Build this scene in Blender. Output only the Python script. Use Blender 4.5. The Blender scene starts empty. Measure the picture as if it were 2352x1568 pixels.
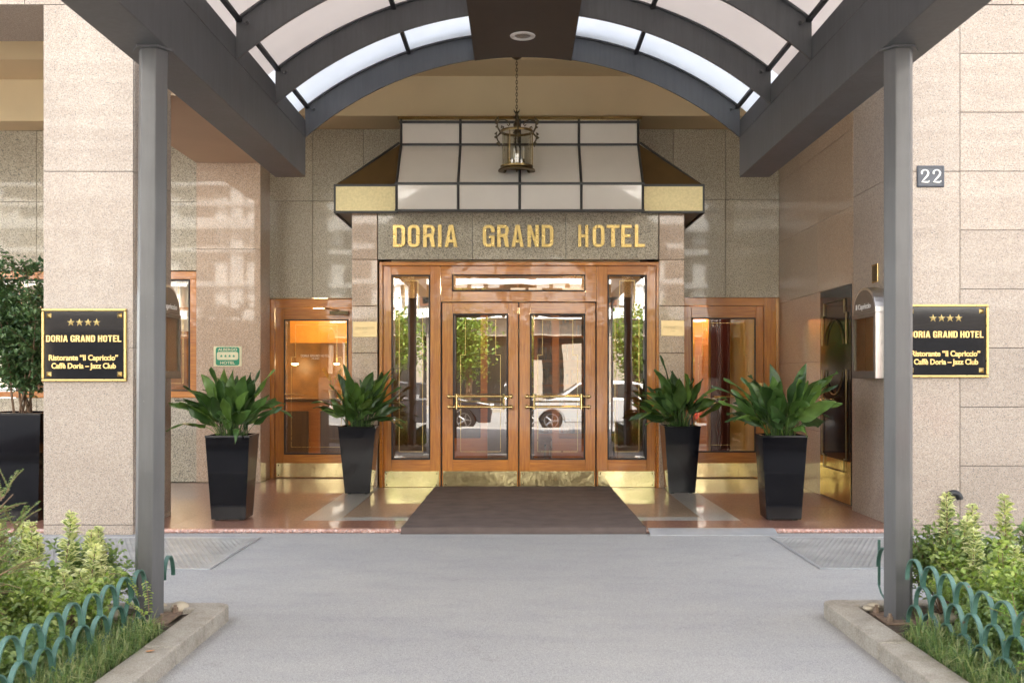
import bpy, math, random
from mathutils import Vector, Matrix, noise
R = math.radians
PI = math.pi
sc = bpy.context.scene
C = sc.collection

# ------------------------------------------------------------ camera, sky, sun, exposure
cam_d = bpy.data.cameras.new('camera'); cam = bpy.data.objects.new('camera', cam_d); C.objects.link(cam)
cam.location = (0, 0, 1.4); cam.rotation_euler = (R(90), 0, 0)
cam_d.sensor_width = 36; cam_d.lens = 36*2350/2352
cam_d.shift_x = -14/2352; cam_d.shift_y = 81/2352
cam_d.clip_start = 0.05; cam_d.clip_end = 600
cam_d.dof.use_dof = True; cam_d.dof.focus_distance = 11.5; cam_d.dof.aperture_fstop = 4.5
sc.camera = cam
w = bpy.data.worlds.new('World'); sc.world = w; w.use_nodes = True
SUN_EL, SUN_AZ = 50, 12          # azimuth from +Y towards +X: the sun stands behind the hotel
nt = w.node_tree; bg = nt.nodes['Background']
sky = nt.nodes.new('ShaderNodeTexSky'); sky.sky_type = 'NISHITA'; sky.sun_disc = False
sky.sun_elevation = R(SUN_EL); sky.sun_rotation = R(SUN_AZ); sky.air_density = 1.0; sky.dust_density = 2.5; sky.ozone_density = 0.8
hs = nt.nodes.new('ShaderNodeHueSaturation'); hs.inputs['Saturation'].default_value = .36      # thin hazy cloud takes the blue out of the sky
nt.links.new(sky.outputs[0], hs.inputs['Color'])
wm = nt.nodes.new('ShaderNodeMix'); wm.data_type = 'RGBA'; wm.blend_type = 'MULTIPLY'; wm.inputs[0].default_value = 1; wm.inputs[7].default_value = (1.0, 1.0, 1.0, 1)
nt.links.new(hs.outputs[0], wm.inputs[6]); nt.links.new(wm.outputs[2], bg.inputs[0]); bg.inputs[1].default_value = 0.15
sl = bpy.data.lights.new('sun', 'SUN'); sl.energy = 5.0; sl.angle = R(0.5); sl.color = (1.0, 0.94, 0.84)
so = bpy.data.objects.new('sun', sl); C.objects.link(so)
sd = Vector((math.sin(R(SUN_AZ))*math.cos(R(SUN_EL)), math.cos(R(SUN_AZ))*math.cos(R(SUN_EL)), math.sin(R(SUN_EL))))
so.rotation_euler = sd.to_track_quat('Z', 'Y').to_euler()
sc.view_settings.view_transform = 'Standard'; sc.view_settings.look = 'None'
sc.view_settings.exposure = 2.9; sc.view_settings.gamma = 1
sc.cycles.max_bounces = 8; sc.cycles.diffuse_bounces = 4; sc.cycles.glossy_bounces = 5
sc.cycles.transmission_bounces = 6; sc.cycles.transparent_max_bounces = 16
sc.cycles.sample_clamp_indirect = 6; sc.cycles.caustics_reflective = False; sc.cycles.caustics_refractive = False

# ------------------------------------------------------------ mesh helpers
class MB:
    def __init__(s): s.v = []; s.f = []; s.m = []; s.smooth = False
    def add(s, vs, fs, mi=0):
        n = len(s.v); s.v += [tuple(v) for v in vs]
        for f in fs: s.f.append([i+n for i in f]); s.m.append(mi)
        return s
    def box(s, x0, x1, y0, y1, z0, z1, mi=0):
        vs = [(x0,y0,z0),(x1,y0,z0),(x1,y1,z0),(x0,y1,z0),(x0,y0,z1),(x1,y0,z1),(x1,y1,z1),(x0,y1,z1)]
        return s.add(vs, [(0,3,2,1),(4,5,6,7),(0,1,5,4),(1,2,6,5),(2,3,7,6),(3,0,4,7)], mi)
    def taper(s, x0, x1, y0, y1, z0, X0, X1, Y0, Y1, z1, mi=0):
        vs = [(x0,y0,z0),(x1,y0,z0),(x1,y1,z0),(x0,y1,z0),(X0,Y0,z1),(X1,Y0,z1),(X1,Y1,z1),(X0,Y1,z1)]
        return s.add(vs, [(0,3,2,1),(4,5,6,7),(0,1,5,4),(1,2,6,5),(2,3,7,6),(3,0,4,7)], mi)
    def quad(s, a, b, c, d, mi=0): return s.add([a,b,c,d], [(0,1,2,3)], mi)
    def prism(s, pts, axis, a, b, mi=0):
        # pts 2D; axis 'y': (x,z) extruded in y ; 'x': (y,z) in x ; 'z': (x,y) in z
        f = {'y': lambda p, t: (p[0], t, p[1]), 'x': lambda p, t: (t, p[0], p[1]), 'z': lambda p, t: (p[0], p[1], t)}[axis]
        n = len(pts); vs = [f(p, a) for p in pts]+[f(p, b) for p in pts]
        fs = [list(range(n))[::-1], list(range(n, 2*n))]+[[i, (i+1) % n, n+(i+1) % n, n+i] for i in range(n)]
        return s.add(vs, fs, mi)
    def tube(s, path, r, n=8, mi=0, closed=False, flat=None):
        P = [Vector(p) for p in path]; N = len(P); rs = r if isinstance(r, (list, tuple)) else [r]*N
        vs = []; up = Vector((0, 0, 1))
        for i in range(N):
            if closed: t = P[(i+1) % N]-P[i-1]
            else: t = P[min(i+1, N-1)]-P[max(i-1, 0)]
            t.normalize()
            u = t.cross(up) if i == 0 else (U - t*U.dot(t))
            if u.length < 1e-4: u = t.cross(Vector((1, 0, 0)))
            u.normalize(); U = u; q = t.cross(u)
            for k in range(n):
                a = 2*PI*k/n; vs.append(P[i]+(u*math.cos(a)+q*math.sin(a))*rs[i])
        fs = []
        for i in range(N if closed else N-1):
            j = (i+1) % N
            for k in range(n): fs.append((i*n+k, i*n+(k+1) % n, j*n+(k+1) % n, j*n+k))
        if not closed: fs.append(list(range(n))[::-1]); fs.append([(N-1)*n+k for k in range(n)])
        return s.add(vs, fs, mi)
    def lathe(s, prof, c=(0, 0, 0), n=24, mi=0, axis='z'):
        vs = []
        for r, z in prof:
            for k in range(n):
                a = 2*PI*k/n; x, y = r*math.cos(a), r*math.sin(a)
                vs.append({'z': (c[0]+x, c[1]+y, c[2]+z), 'y': (c[0]+x, c[1]+z, c[2]+y), 'x': (c[0]+z, c[1]+x, c[2]+y)}[axis])
        fs = [(i*n+k, i*n+(k+1) % n, (i+1)*n+(k+1) % n, (i+1)*n+k) for i in range(len(prof)-1) for k in range(n)]
        ring = prof[0] == prof[-1]
        if prof[0][0] > 1e-5 and not ring: fs.append(list(range(n))[::-1])
        if prof[-1][0] > 1e-5 and not ring: fs.append([(len(prof)-1)*n+k for k in range(n)])
        return s.add(vs, fs, mi)
    def join(s, o, off=(0, 0, 0), M=None):
        vs = [(M @ Vector(v) if M else Vector(v))+Vector(off) for v in o.v]
        n = len(s.v); s.v += [tuple(v) for v in vs]
        for f, m in zip(o.f, o.m): s.f.append([i+n for i in f]); s.m.append(m)
        return s

ORIG = {}
def obj(name, mb, mat, parent=None, bevel=0, smooth=False, label=None, recalc=False):
    off = Vector((0, 0, 0)); p = parent
    while p is not None:
        if p in ORIG: off = ORIG[p]; break
        p = p.parent
    me = bpy.data.meshes.new(name)
    me.from_pydata([tuple(Vector(v)-off) for v in mb.v], [], mb.f)
    for m in (mat if isinstance(mat, (list, tuple)) else [mat]): me.materials.append(m)
    if any(mb.m): me.polygons.foreach_set('material_index', mb.m)
    if recalc:
        import bmesh
        b = bmesh.new(); b.from_mesh(me); bmesh.ops.recalc_face_normals(b, faces=b.faces); b.to_mesh(me); b.free()
    me.validate(); me.update()
    o = bpy.data.objects.new(name, me); C.objects.link(o); o.parent = parent
    if smooth:
        for q in me.polygons: q.use_smooth = True
        if smooth != 2:
            try: me.set_sharp_from_angle(angle=R(40))
            except Exception: pass
    if bevel:
        b = o.modifiers.new('bevel', 'BEVEL'); b.width = bevel; b.segments = 2; b.limit_method = 'ANGLE'; b.angle_limit = R(40)
    if label: o['label'] = label
    return o
def tag(o, label, cat, group=None, kind=None):
    if label: o['label'] = label
    if cat: o['category'] = cat
    if group: o['group'] = group
    if kind: o['kind'] = kind
    return o
def thing(name, label, cat, loc=(0, 0, 0), group=None, build_at=None):
    o = bpy.data.objects.new(name, None); C.objects.link(o); o.location = loc; o.empty_display_size = .2
    ORIG[o] = Vector(build_at if build_at is not None else loc)
    return tag(o, label, cat, group)
def struct(name, mb, mat, **k):
    o = obj(name, mb, mat, **k); o['kind'] = 'structure'; return o
def dup(root, loc, label, rz=None):
    r = root.copy(); C.objects.link(r); r.location = loc; r['label'] = label
    if rz is not None: r.rotation_euler.z = rz
    for ch in root.children:
        c = ch.copy(); C.objects.link(c); c.parent = r
        for g in ch.children: d = g.copy(); C.objects.link(d); d.parent = c
    return r

# ------------------------------------------------------------ materials
def newmat(name):
    m = bpy.data.materials.new(name); m.use_nodes = True; nt = m.node_tree
    return m, nt, nt.nodes['Principled BSDF']
def nd(nt, t, **k):
    n = nt.nodes.new(t)
    for a, b in k.items(): setattr(n, a, b)
    return n
def ramp(nt, src, stops):
    r = nd(nt, 'ShaderNodeValToRGB'); e = r.color_ramp.elements
    while len(e) > 1: e.remove(e[-1])
    e[0].position = stops[0][0]; e[0].color = (*stops[0][1], 1)
    for p, c in stops[1:]: x = e.new(p); x.color = (*c, 1)
    nt.links.new(src, r.inputs[0]); return r.outputs[0]
def tex(nt, kind, scale, detail=2, coord='Object', vscale=None, rough=.5):
    tc = nd(nt, 'ShaderNodeTexCoord'); src = tc.outputs[coord]
    if vscale:
        mp = nd(nt, 'ShaderNodeMapping'); mp.inputs['Scale'].default_value = vscale; nt.links.new(src, mp.inputs[0]); src = mp.outputs[0]
    if kind == 'noise':
        n = nd(nt, 'ShaderNodeTexNoise'); n.inputs['Scale'].default_value = scale; n.inputs['Detail'].default_value = detail; n.inputs['Roughness'].default_value = rough
        nt.links.new(src, n.inputs['Vector']); return n.outputs[0]
    n = nd(nt, 'ShaderNodeTexVoronoi'); n.inputs['Scale'].default_value = scale
    nt.links.new(src, n.inputs['Vector']); return n.outputs['Distance' if kind == 'vor' else 'Color']
def mix(nt, a, b, fac, mode='MIX'):
    m = nd(nt, 'ShaderNodeMix', data_type='RGBA', blend_type=mode)
    for i, s in ((6, a), (7, b)):
        if isinstance(s, tuple): m.inputs[i].default_value = (*s, 1)
        else: nt.links.new(s, m.inputs[i])
    if isinstance(fac, (int, float)): m.inputs[0].default_value = fac
    else: nt.links.new(fac, m.inputs[0])
    return m.outputs[2]
def bump(nt, p, h, strength, dist=.01):
    b = nd(nt, 'ShaderNodeBump'); b.inputs['Strength'].default_value = strength; b.inputs['Distance'].default_value = dist
    nt.links.new(h, b.inputs['Height']); nt.links.new(b.outputs[0], p.inputs['Normal']); return b.outputs[0]
def plain(name, col, rough=.5, metal=0, coat=0, var=.12, vs=6, bmp=0, bs=80):
    m, nt, p = newmat(name)
    n = tex(nt, 'noise', vs, 4)
    c = ramp(nt, n, [(.3, tuple(x*(1-var) for x in col)), (.7, tuple(min(1, x*(1+var)) for x in col))])
    nt.links.new(c, p.inputs['Base Color']); p.inputs['Roughness'].default_value = rough; p.inputs['Metallic'].default_value = metal
    p.inputs['Coat Weight'].default_value = coat; p.inputs['Coat Roughness'].default_value = .05
    if bmp: bump(nt, p, tex(nt, 'noise', bs, 3), bmp)
    return m
def granite(name, base, dark, light, rough=.3, coat=.6, scale=55, bmp=0, dens=.38, isl=.09, crough=.03):
    m, nt, p = newmat(name)
    a = tex(nt, 'noise', scale, 3, rough=.65); b = tex(nt, 'vorc', scale*.9); big = tex(nt, 'noise', 1.1, 3)
    bw = nd(nt, 'ShaderNodeSeparateColor'); nt.links.new(b, bw.inputs[0])
    c = ramp(nt, bw.outputs[0], [(0, tuple(x*.9 for x in base)), (.45, base), (.62, light), (1, tuple(x*1.06 for x in base))])
    dk = ramp(nt, a, [(dens, (1, 1, 1)), (dens+.07, (0, 0, 0))])
    c = mix(nt, c, dark, dk)
    fine = tex(nt, 'noise', scale*3, 2)
    c = mix(nt, c, ramp(nt, fine, [(.35, (.82, .82, .82)), (.65, (1.1, 1.1, 1.1))]), .8, 'MULTIPLY')
    c = mix(nt, c, ramp(nt, big, [(.3, (.93, .92, .91)), (.7, (1.04, 1.04, 1.04))]), 1, 'MULTIPLY')
    g = nd(nt, 'ShaderNodeNewGeometry')
    c = mix(nt, c, ramp(nt, g.outputs['Random Per Island'], [(0, (1-isl,)*3), (1, (1+isl, 1+isl*.9, 1+isl*.8))]), 1, 'MULTIPLY')
    nt.links.new(c, p.inputs['Base Color']); p.inputs['Roughness'].default_value = rough
    p.inputs['Coat Weight'].default_value = coat; p.inputs['Coat Roughness'].default_value = .035 if 'floor' in name else .03
    if bmp: bump(nt, p, a, bmp)
    return m
M = {}
M['pink'] = granite('pink_granite', (.405, .33, .265), (.16, .15, .15), (.46, .39, .325), rough=.5, coat=.18, scale=95)
M['pinkpol'] = granite('polished_pink_granite', (.50, .355, .24), (.17, .14, .12), (.56, .43, .32), rough=.38, coat=.65, scale=85)
M['green'] = granite('grey_green_granite', (.45, .395, .285), (.14, .125, .10), (.54, .48, .37), rough=.38, coat=.55, scale=85, dens=.41)
M['floor_red'] = granite('red_granite_floor', (.33, .15, .105), (.14, .07, .055), (.42, .23, .17), rough=.4, coat=.7, scale=70, isl=.05)
M['floor_grey'] = granite('grey_granite_floor', (.50, .49, .45), (.24, .24, .22), (.55, .54, .5), rough=.4, coat=.7, scale=70, isl=.05)
M['floor_tan'] = granite('tan_granite_floor', (.42, .30, .20), (.2, .14, .1), (.5, .38, .28), rough=.4, coat=.7, scale=70, isl=.05)
M['nosing'] = granite('red_granite_nosing', (.42, .22, .17), (.2, .15, .15), (.62, .45, .4), rough=.35, coat=.4, scale=60)
M['joint'] = plain('joint_filler', (.20, .155, .125), .8)
M['plaster'] = plain('cream_plaster', (.74, .60, .37), .75, var=.04, vs=1.5, bmp=.05, bs=120)
M['plaster2'] = plain('tan_plaster', (.60, .46, .33), .8, var=.04, vs=1.5)
M['steel'] = plain('dark_grey_painted_steel', (.090, .091, .097), .42, coat=0, var=.10, vs=3, bmp=.04, bs=30)
M['steel_post'] = plain('mid_grey_painted_steel', (.098, .097, .099), .38, coat=.1, var=.10, vs=2.5, bmp=.04, bs=30)
def grime(m, amt):
    nt = m.node_tree; p = nt.nodes['Principled BSDF']; src = p.inputs['Base Color'].links[0].from_socket
    a = tex(nt, 'noise', 9, 5, vscale=(3, 3, .25), rough=.7); b = tex(nt, 'noise', 60, 3, rough=.8)
    c = mix(nt, src, ramp(nt, a, [(.35, (1-amt, 1-amt*1.05, 1-amt*1.15)), (.6, (1.04, 1.04, 1.04))]), 1, 'MULTIPLY')
    c = mix(nt, c, (.30, .29, .27), ramp(nt, b, [(.70, (0, 0, 0)), (.74, (.5, .5, .5))])); nt.links.new(c, p.inputs['Base Color'])
grime(M['steel_post'], .09); grime(M['steel'], .12)
M['soffit'] = plain('dark_brown_sheet', (.032, .027, .026), .5, var=.1)
M['black'] = plain('black_rubber', (.012, .012, .013), .45)
M['blackgloss'] = plain('black_lacquer', (.006, .006, .008), .07, coat=0, var=.2, bmp=.012, bs=5)
M['blackgloss'].node_tree.nodes['Principled BSDF'].inputs['Specular IOR Level'].default_value = .3
M['white'] = plain('white_paint', (.75, .73, .69), .5, var=.05)
M['iron'] = plain('aged_bronze', (.10, .075, .04), .4, metal=.8, var=.3, vs=30)
M['lamp_gold'] = plain('aged_brass', (.22, .155, .07), .35, metal=1, var=.25, vs=20)
M['candle'] = plain('ivory_candle_sleeve', (.8, .74, .64), .5, var=.03)
M['rust'] = plain('rusty_steel', (.20, .14, .10), .75, var=.3, vs=25, bmp=.2)
M['carpet'] = plain('brown_ribbed_carpet', (.112, .082, .070), .95, var=.22, vs=5, bmp=.5, bs=160)
M['alu'] = plain('brushed_aluminium', (.62, .61, .6), .28, metal=1, var=.08, vs=12)
M['galv'] = plain('galvanised_sheet', (.42, .43, .45), .45, metal=.4, var=.12, vs=6)
M['enamel'] = plain('blue_grey_enamel', (.06, .067, .085), .4, coat=.1, var=.08)
M['signgreen'] = plain('green_print', (.02, .26, .13), .4)
M['cream_sign'] = plain('cream_sign_plate', (.72, .68, .45), .35)
M['soil'] = plain('dark_soil', (.07, .05, .035), .95, var=.4, vs=14, bmp=.6, bs=40)
M['stone'] = plain('beige_pebble', (.42, .36, .27), .7, var=.2, vs=8)
M['bark'] = plain('brown_bark', (.16, .10, .06), .85, var=.3, vs=20, bmp=.3)
M['twig'] = plain('brown_twig', (.24, .15, .09), .8, var=.25, vs=20)
def brassmat(name, col, rough, dent, scr=0):
    m, nt, p = newmat(name); p.inputs['Metallic'].default_value = 1
    n = tex(nt, 'noise', 9, 5)
    nt.links.new(ramp(nt, n, [(.3, tuple(x*.86 for x in col)), (.7, col)]), p.inputs['Base Color'])
    nt.links.new(ramp(nt, tex(nt, 'noise', 30, 4, vscale=(1, 1, 1)), [(.3, (rough*.6,)*3), (.7, (rough*1.5,)*3)]), p.inputs['Roughness'])
    if dent: bump(nt, p, tex(nt, 'noise', 2.0, 1), dent, .06)
    return m
M['brass'] = brassmat('polished_brass', (.86, .66, .30), .16, .25)
M['brassflat'] = brassmat('satin_brass', (.66, .48, .19), .36, .05)
M['kick'] = brassmat('brass_kick_plate', (.96, .83, .46), .16, .22)
M['fascia'] = plain('pale_gold_sheet', (.62, .53, .29), .5, metal=.35, var=.1, vs=40)
M['nameplate'] = plain('satin_pale_brass', (.60, .46, .24), .35, metal=.5, var=.04)
M['goldtext'] = plain('gold_lettering', (.80, .55, .22), .35, metal=.7, var=.06)
def woodmat(name, a, b, sc3):
    m, nt, p = newmat(name)
    n = tex(nt, 'noise', 5, 6, vscale=sc3, rough=.6); n2 = tex(nt, 'noise', 1.7, 2)
    c = ramp(nt, n, [(.25, a), (.5, tuple((x+y)/2 for x, y in zip(a, b))), (.75, b)])
    c = mix(nt, c, ramp(nt, n2, [(.3, (.8, .76, .72)), (.7, (1.15, 1.12, 1.1))]), 1, 'MULTIPLY')
    nt.links.new(c, p.inputs['Base Color']); p.inputs['Roughness'].default_value = .35
    p.inputs['Coat Weight'].default_value = .75; p.inputs['Coat Roughness'].default_value = .06
    bump(nt, p, n2, .12, .03)
    nb = nd(nt, 'ShaderNodeBump'); nb.inputs['Strength'].default_value = .1; nb.inputs['Distance'].default_value = .03
    nt.links.new(tex(nt, 'noise', 5, 2), nb.inputs['Height']); nt.links.new(nb.outputs[0], p.inputs['Coat Normal'])
    return m
M['woodv'] = woodmat('varnished_mahogany_upright', (.36, .105, .008), (.62, .25, .028), (9, 9, .7))
M['woodh'] = woodmat('varnished_mahogany_rail', (.36, .105, .008), (.62, .25, .028), (.7, 9, 9))
M['woodd'] = woodmat('dark_mahogany', (.055, .032, .016), (.12, .075, .036), (6, 6, .7))
M['woodi'] = woodmat('amber_interior_wood', (.45, .17, .03), (.62, .28, .06), (.7, 6, 6))
def glassmat(name, refl, tint, rough=.0, bmp=0):
    m, nt, p = newmat(name); out = nt.nodes['Material Output']; nt.nodes.remove(p)
    g = nd(nt, 'ShaderNodeBsdfGlossy'); g.inputs['Roughness'].default_value = rough; g.inputs[0].default_value = (1, .98, .95, 1)
    t = nd(nt, 'ShaderNodeBsdfTransparent'); t.inputs[0].default_value = (*tint, 1)
    lw = nd(nt, 'ShaderNodeLayerWeight'); lw.inputs[0].default_value = .5
    mr = nd(nt, 'ShaderNodeMapRange'); mr.inputs[3].default_value = refl; mr.inputs[4].default_value = .95
    pw = nd(nt, 'ShaderNodeMath', operation='POWER'); pw.inputs[1].default_value = 3
    nt.links.new(lw.outputs['Facing'], pw.inputs[0]); nt.links.new(pw.outputs[0], mr.inputs[0])
    mx = nd(nt, 'ShaderNodeMixShader'); nt.links.new(mr.outputs[0], mx.inputs[0]); nt.links.new(t.outputs[0], mx.inputs[1]); nt.links.new(g.outputs[0], mx.inputs[2])
    if bmp:
        b = nd(nt, 'ShaderNodeBump'); b.inputs['Strength'].default_value = bmp; b.inputs['Distance'].default_value = .02
        nt.links.new(tex(nt, 'noise', 2.5, 1), b.inputs['Height']); nt.links.new(b.outputs[0], g.inputs['Normal'])
    nt.links.new(mx.outputs[0], out.inputs[0]); return m
M['glass'] = glassmat('bevelled_door_glass', .19, (.60, .54, .46), bmp=.02)
M['glass_side'] = glassmat('side_door_glass', .14, (.92, .86, .75), bmp=.02)
M['glass_lamp'] = glassmat('lantern_glass', .06, (.86, .86, .80), .02)
M['glass_car'] = glassmat('car_glass', .2, (.1, .12, .13))
def opal(name, col, transl, rough=.35, coat=0):
    m, nt, p = newmat(name); out = nt.nodes['Material Output']
    c = ramp(nt, tex(nt, 'noise', 2.2, 5), [(.3, tuple(x*.94 for x in col)), (.7, col)])
    nt.links.new(c, p.inputs['Base Color']); p.inputs['Roughness'].default_value = rough; p.inputs['Coat Weight'].default_value = coat
    t = nd(nt, 'ShaderNodeBsdfTranslucent'); nt.links.new(c, t.inputs[0])
    mx = nd(nt, 'ShaderNodeMixShader'); mx.inputs[0].default_value = transl
    nt.links.new(p.outputs[0], mx.inputs[1]); nt.links.new(t.outputs[0], mx.inputs[2]); nt.links.new(mx.outputs[0], out.inputs[0]); return m
M['panel_white'] = opal('white_opal_roof_sheet', (.84, .855, .87), .9)  # white opal colour, bay nearest the doors
M['panel_beige'] = opal('beige_opal_roof_sheet', (.66, .615, .58), .88)  # beige opal colour, all other bays
M['awning_glass'] = opal('milk_glass', (.86, .80, .72), .25, .12, 1)
M['awning_brown'] = plain('brown_tinted_glass', (.085, .05, .018), .25, coat=.4, var=.08)
def asphalt():
    m, nt, p = newmat('grey_asphalt')
    f = tex(nt, 'noise', 210, 2, rough=.7); b = tex(nt, 'noise', .55, 5); s = tex(nt, 'noise', 3.2, 6, vscale=(.6, 1.3, 1), rough=.6); v = tex(nt, 'vor', 140); d = tex(nt, 'noise', 1.6, 8, rough=.75)
    c = ramp(nt, f, [(.28, (.21, .21, .207)), (.5, (.36, .357, .352)), (.74, (.53, .523, .51))])
    c = mix(nt, c, (.62, .61, .59), ramp(nt, v, [(.10, (.8, .8, .8)), (.16, (0, 0, 0))]))
    c = mix(nt, c, ramp(nt, b, [(.3, (.93, .93, .945)), (.7, (1.07, 1.06, 1.035))]), 1, 'MULTIPLY')
    c = mix(nt, c, ramp(nt, s, [(.3, (.90, .905, .92)), (.5, (1, 1, 1)), (.7, (1.04, 1.035, 1.02))]), .8, 'MULTIPLY')
    c = mix(nt, c, ramp(nt, d, [(.30, (.72, .71, .70)), (.38, (1, 1, 1))]), .7, 'MULTIPLY')
    nt.links.new(c, p.inputs['Base Color']); p.inputs['Roughness'].default_value = .9; p.inputs['Specular IOR Level'].default_value = .25
    bump(nt, p, f, .6, .006); return m
M['asphalt'] = asphalt()
def kerbmat():
    m, nt, p = newmat('weathered_granite_kerb')
    f = tex(nt, 'noise', 120, 3, rough=.7); s = tex(nt, 'noise', 5, 6, rough=.7)
    c = ramp(nt, f, [(.35, (.26, .24, .21)), (.6, (.42, .39, .34))])
    c = mix(nt, c, ramp(nt, s, [(.3, (.62, .58, .5)), (.5, (.95, .93, .9)), (.75, (1.12, 1.1, 1.08))]), 1, 'MULTIPLY')
    nt.links.new(c, p.inputs['Base Color']); p.inputs['Roughness'].default_value = .8; bump(nt, p, mix(nt, f, s, .5), .5, .01); return m
M['kerb'] = kerbmat()
def greenpaint():
    m, nt, p = newmat('chipped_green_paint')
    g = nd(nt, 'ShaderNodeNewGeometry')
    c = ramp(nt, tex(nt, 'noise', 6, 4), [(.3, (.035, .10, .075)), (.7, (.10, .205, .17))])
    r = ramp(nt, tex(nt, 'noise', 26, 5, rough=.7), [(.64, (0, 0, 0)), (.7, (1, 1, 1))])
    c = mix(nt, c, (.14, .07, .04), r)
    nt.links.new(c, p.inputs['Base Color']); p.inputs['Roughness'].default_value = .5; return m
M['greenpaint'] = greenpaint()
def leafmat(name, cols, rough=.45, transl=.3, veins=0):
    m, nt, p = newmat(name); out = nt.nodes['Material Output']
    g = nd(nt, 'ShaderNodeNewGeometry'); n = len(cols)
    c = ramp(nt, g.outputs['Random Per Island'], [(i/(n-1), cc) for i, cc in enumerate(cols)])
    c = mix(nt, c, ramp(nt, tex(nt, 'noise', 14, 3), [(.3, (.78, .8, .75)), (.7, (1.2, 1.18, 1.1))]), 1, 'MULTIPLY')
    nt.links.new(c, p.inputs['Base Color']); p.inputs['Roughness'].default_value = rough
    p.inputs['Specular IOR Level'].default_value = .5
    t = nd(nt, 'ShaderNodeBsdfTranslucent'); nt.links.new(mix(nt, c, (1.3, 1.5, .5), 1, 'MULTIPLY'), t.inputs[0])
    mx = nd(nt, 'ShaderNodeMixShader'); mx.inputs[0].default_value = transl
    nt.links.new(p.outputs[0], mx.inputs[1]); nt.links.new(t.outputs[0], mx.inputs[2]); nt.links.new(mx.outputs[0], out.inputs[0]); return m
M['aspid'] = leafmat('broad_dark_green_leaf', [(.034, .074, .023), (.052, .11, .032), (.085, .16, .038), (.14, .24, .05)], .32, .18)
M['ficus'] = leafmat('glossy_small_leaf', [(.035, .08, .035), (.07, .13, .05), (.13, .20, .085)], .3, .2)
M['lime'] = leafmat('lime_green_leaf', [(.20, .28, .07), (.30, .40, .09), (.46, .50, .20), (.15, .23, .08), (.38, .44, .20)], .5, .35)
M['vgreen'] = leafmat('variegated_leaf_centre', [(.16, .22, .09), (.22, .29, .11), (.30, .36, .15)], .45, .3)
M['vcream'] = leafmat('variegated_leaf_margin', [(.62, .62, .36), (.72, .69, .46), (.54, .56, .28)], .5, .3)
M['mid'] = leafmat('mid_green_leaf', [(.12, .19, .07), (.18, .26, .085), (.27, .34, .13), (.13, .20, .10)], .5, .3)
M['grass'] = leafmat('dark_grass_blade', [(.06, .12, .045), (.12, .20, .07), (.20, .28, .10), (.34, .34, .18), (.10, .17, .06)], .5, .3)
M['fern'] = leafmat('fern_leaf', [(.14, .26, .05), (.24, .38, .07), (.18, .32, .09)], .5, .35)
M['treeleaf'] = leafmat('street_tree_leaf', [(.10, .19, .035), (.19, .29, .05), (.26, .34, .07)], .5, .3)
def emit(name, col, s):
    m, nt, p = newmat(name); p.inputs['Emission Color'].default_value = (*col, 1); p.inputs['Emission Strength'].default_value = s
    p.inputs['Base Color'].default_value = (*col, 1); return m
M['warm_lamp'] = emit('lit_lamp_shade', (1, .72, .35), 3)

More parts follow.
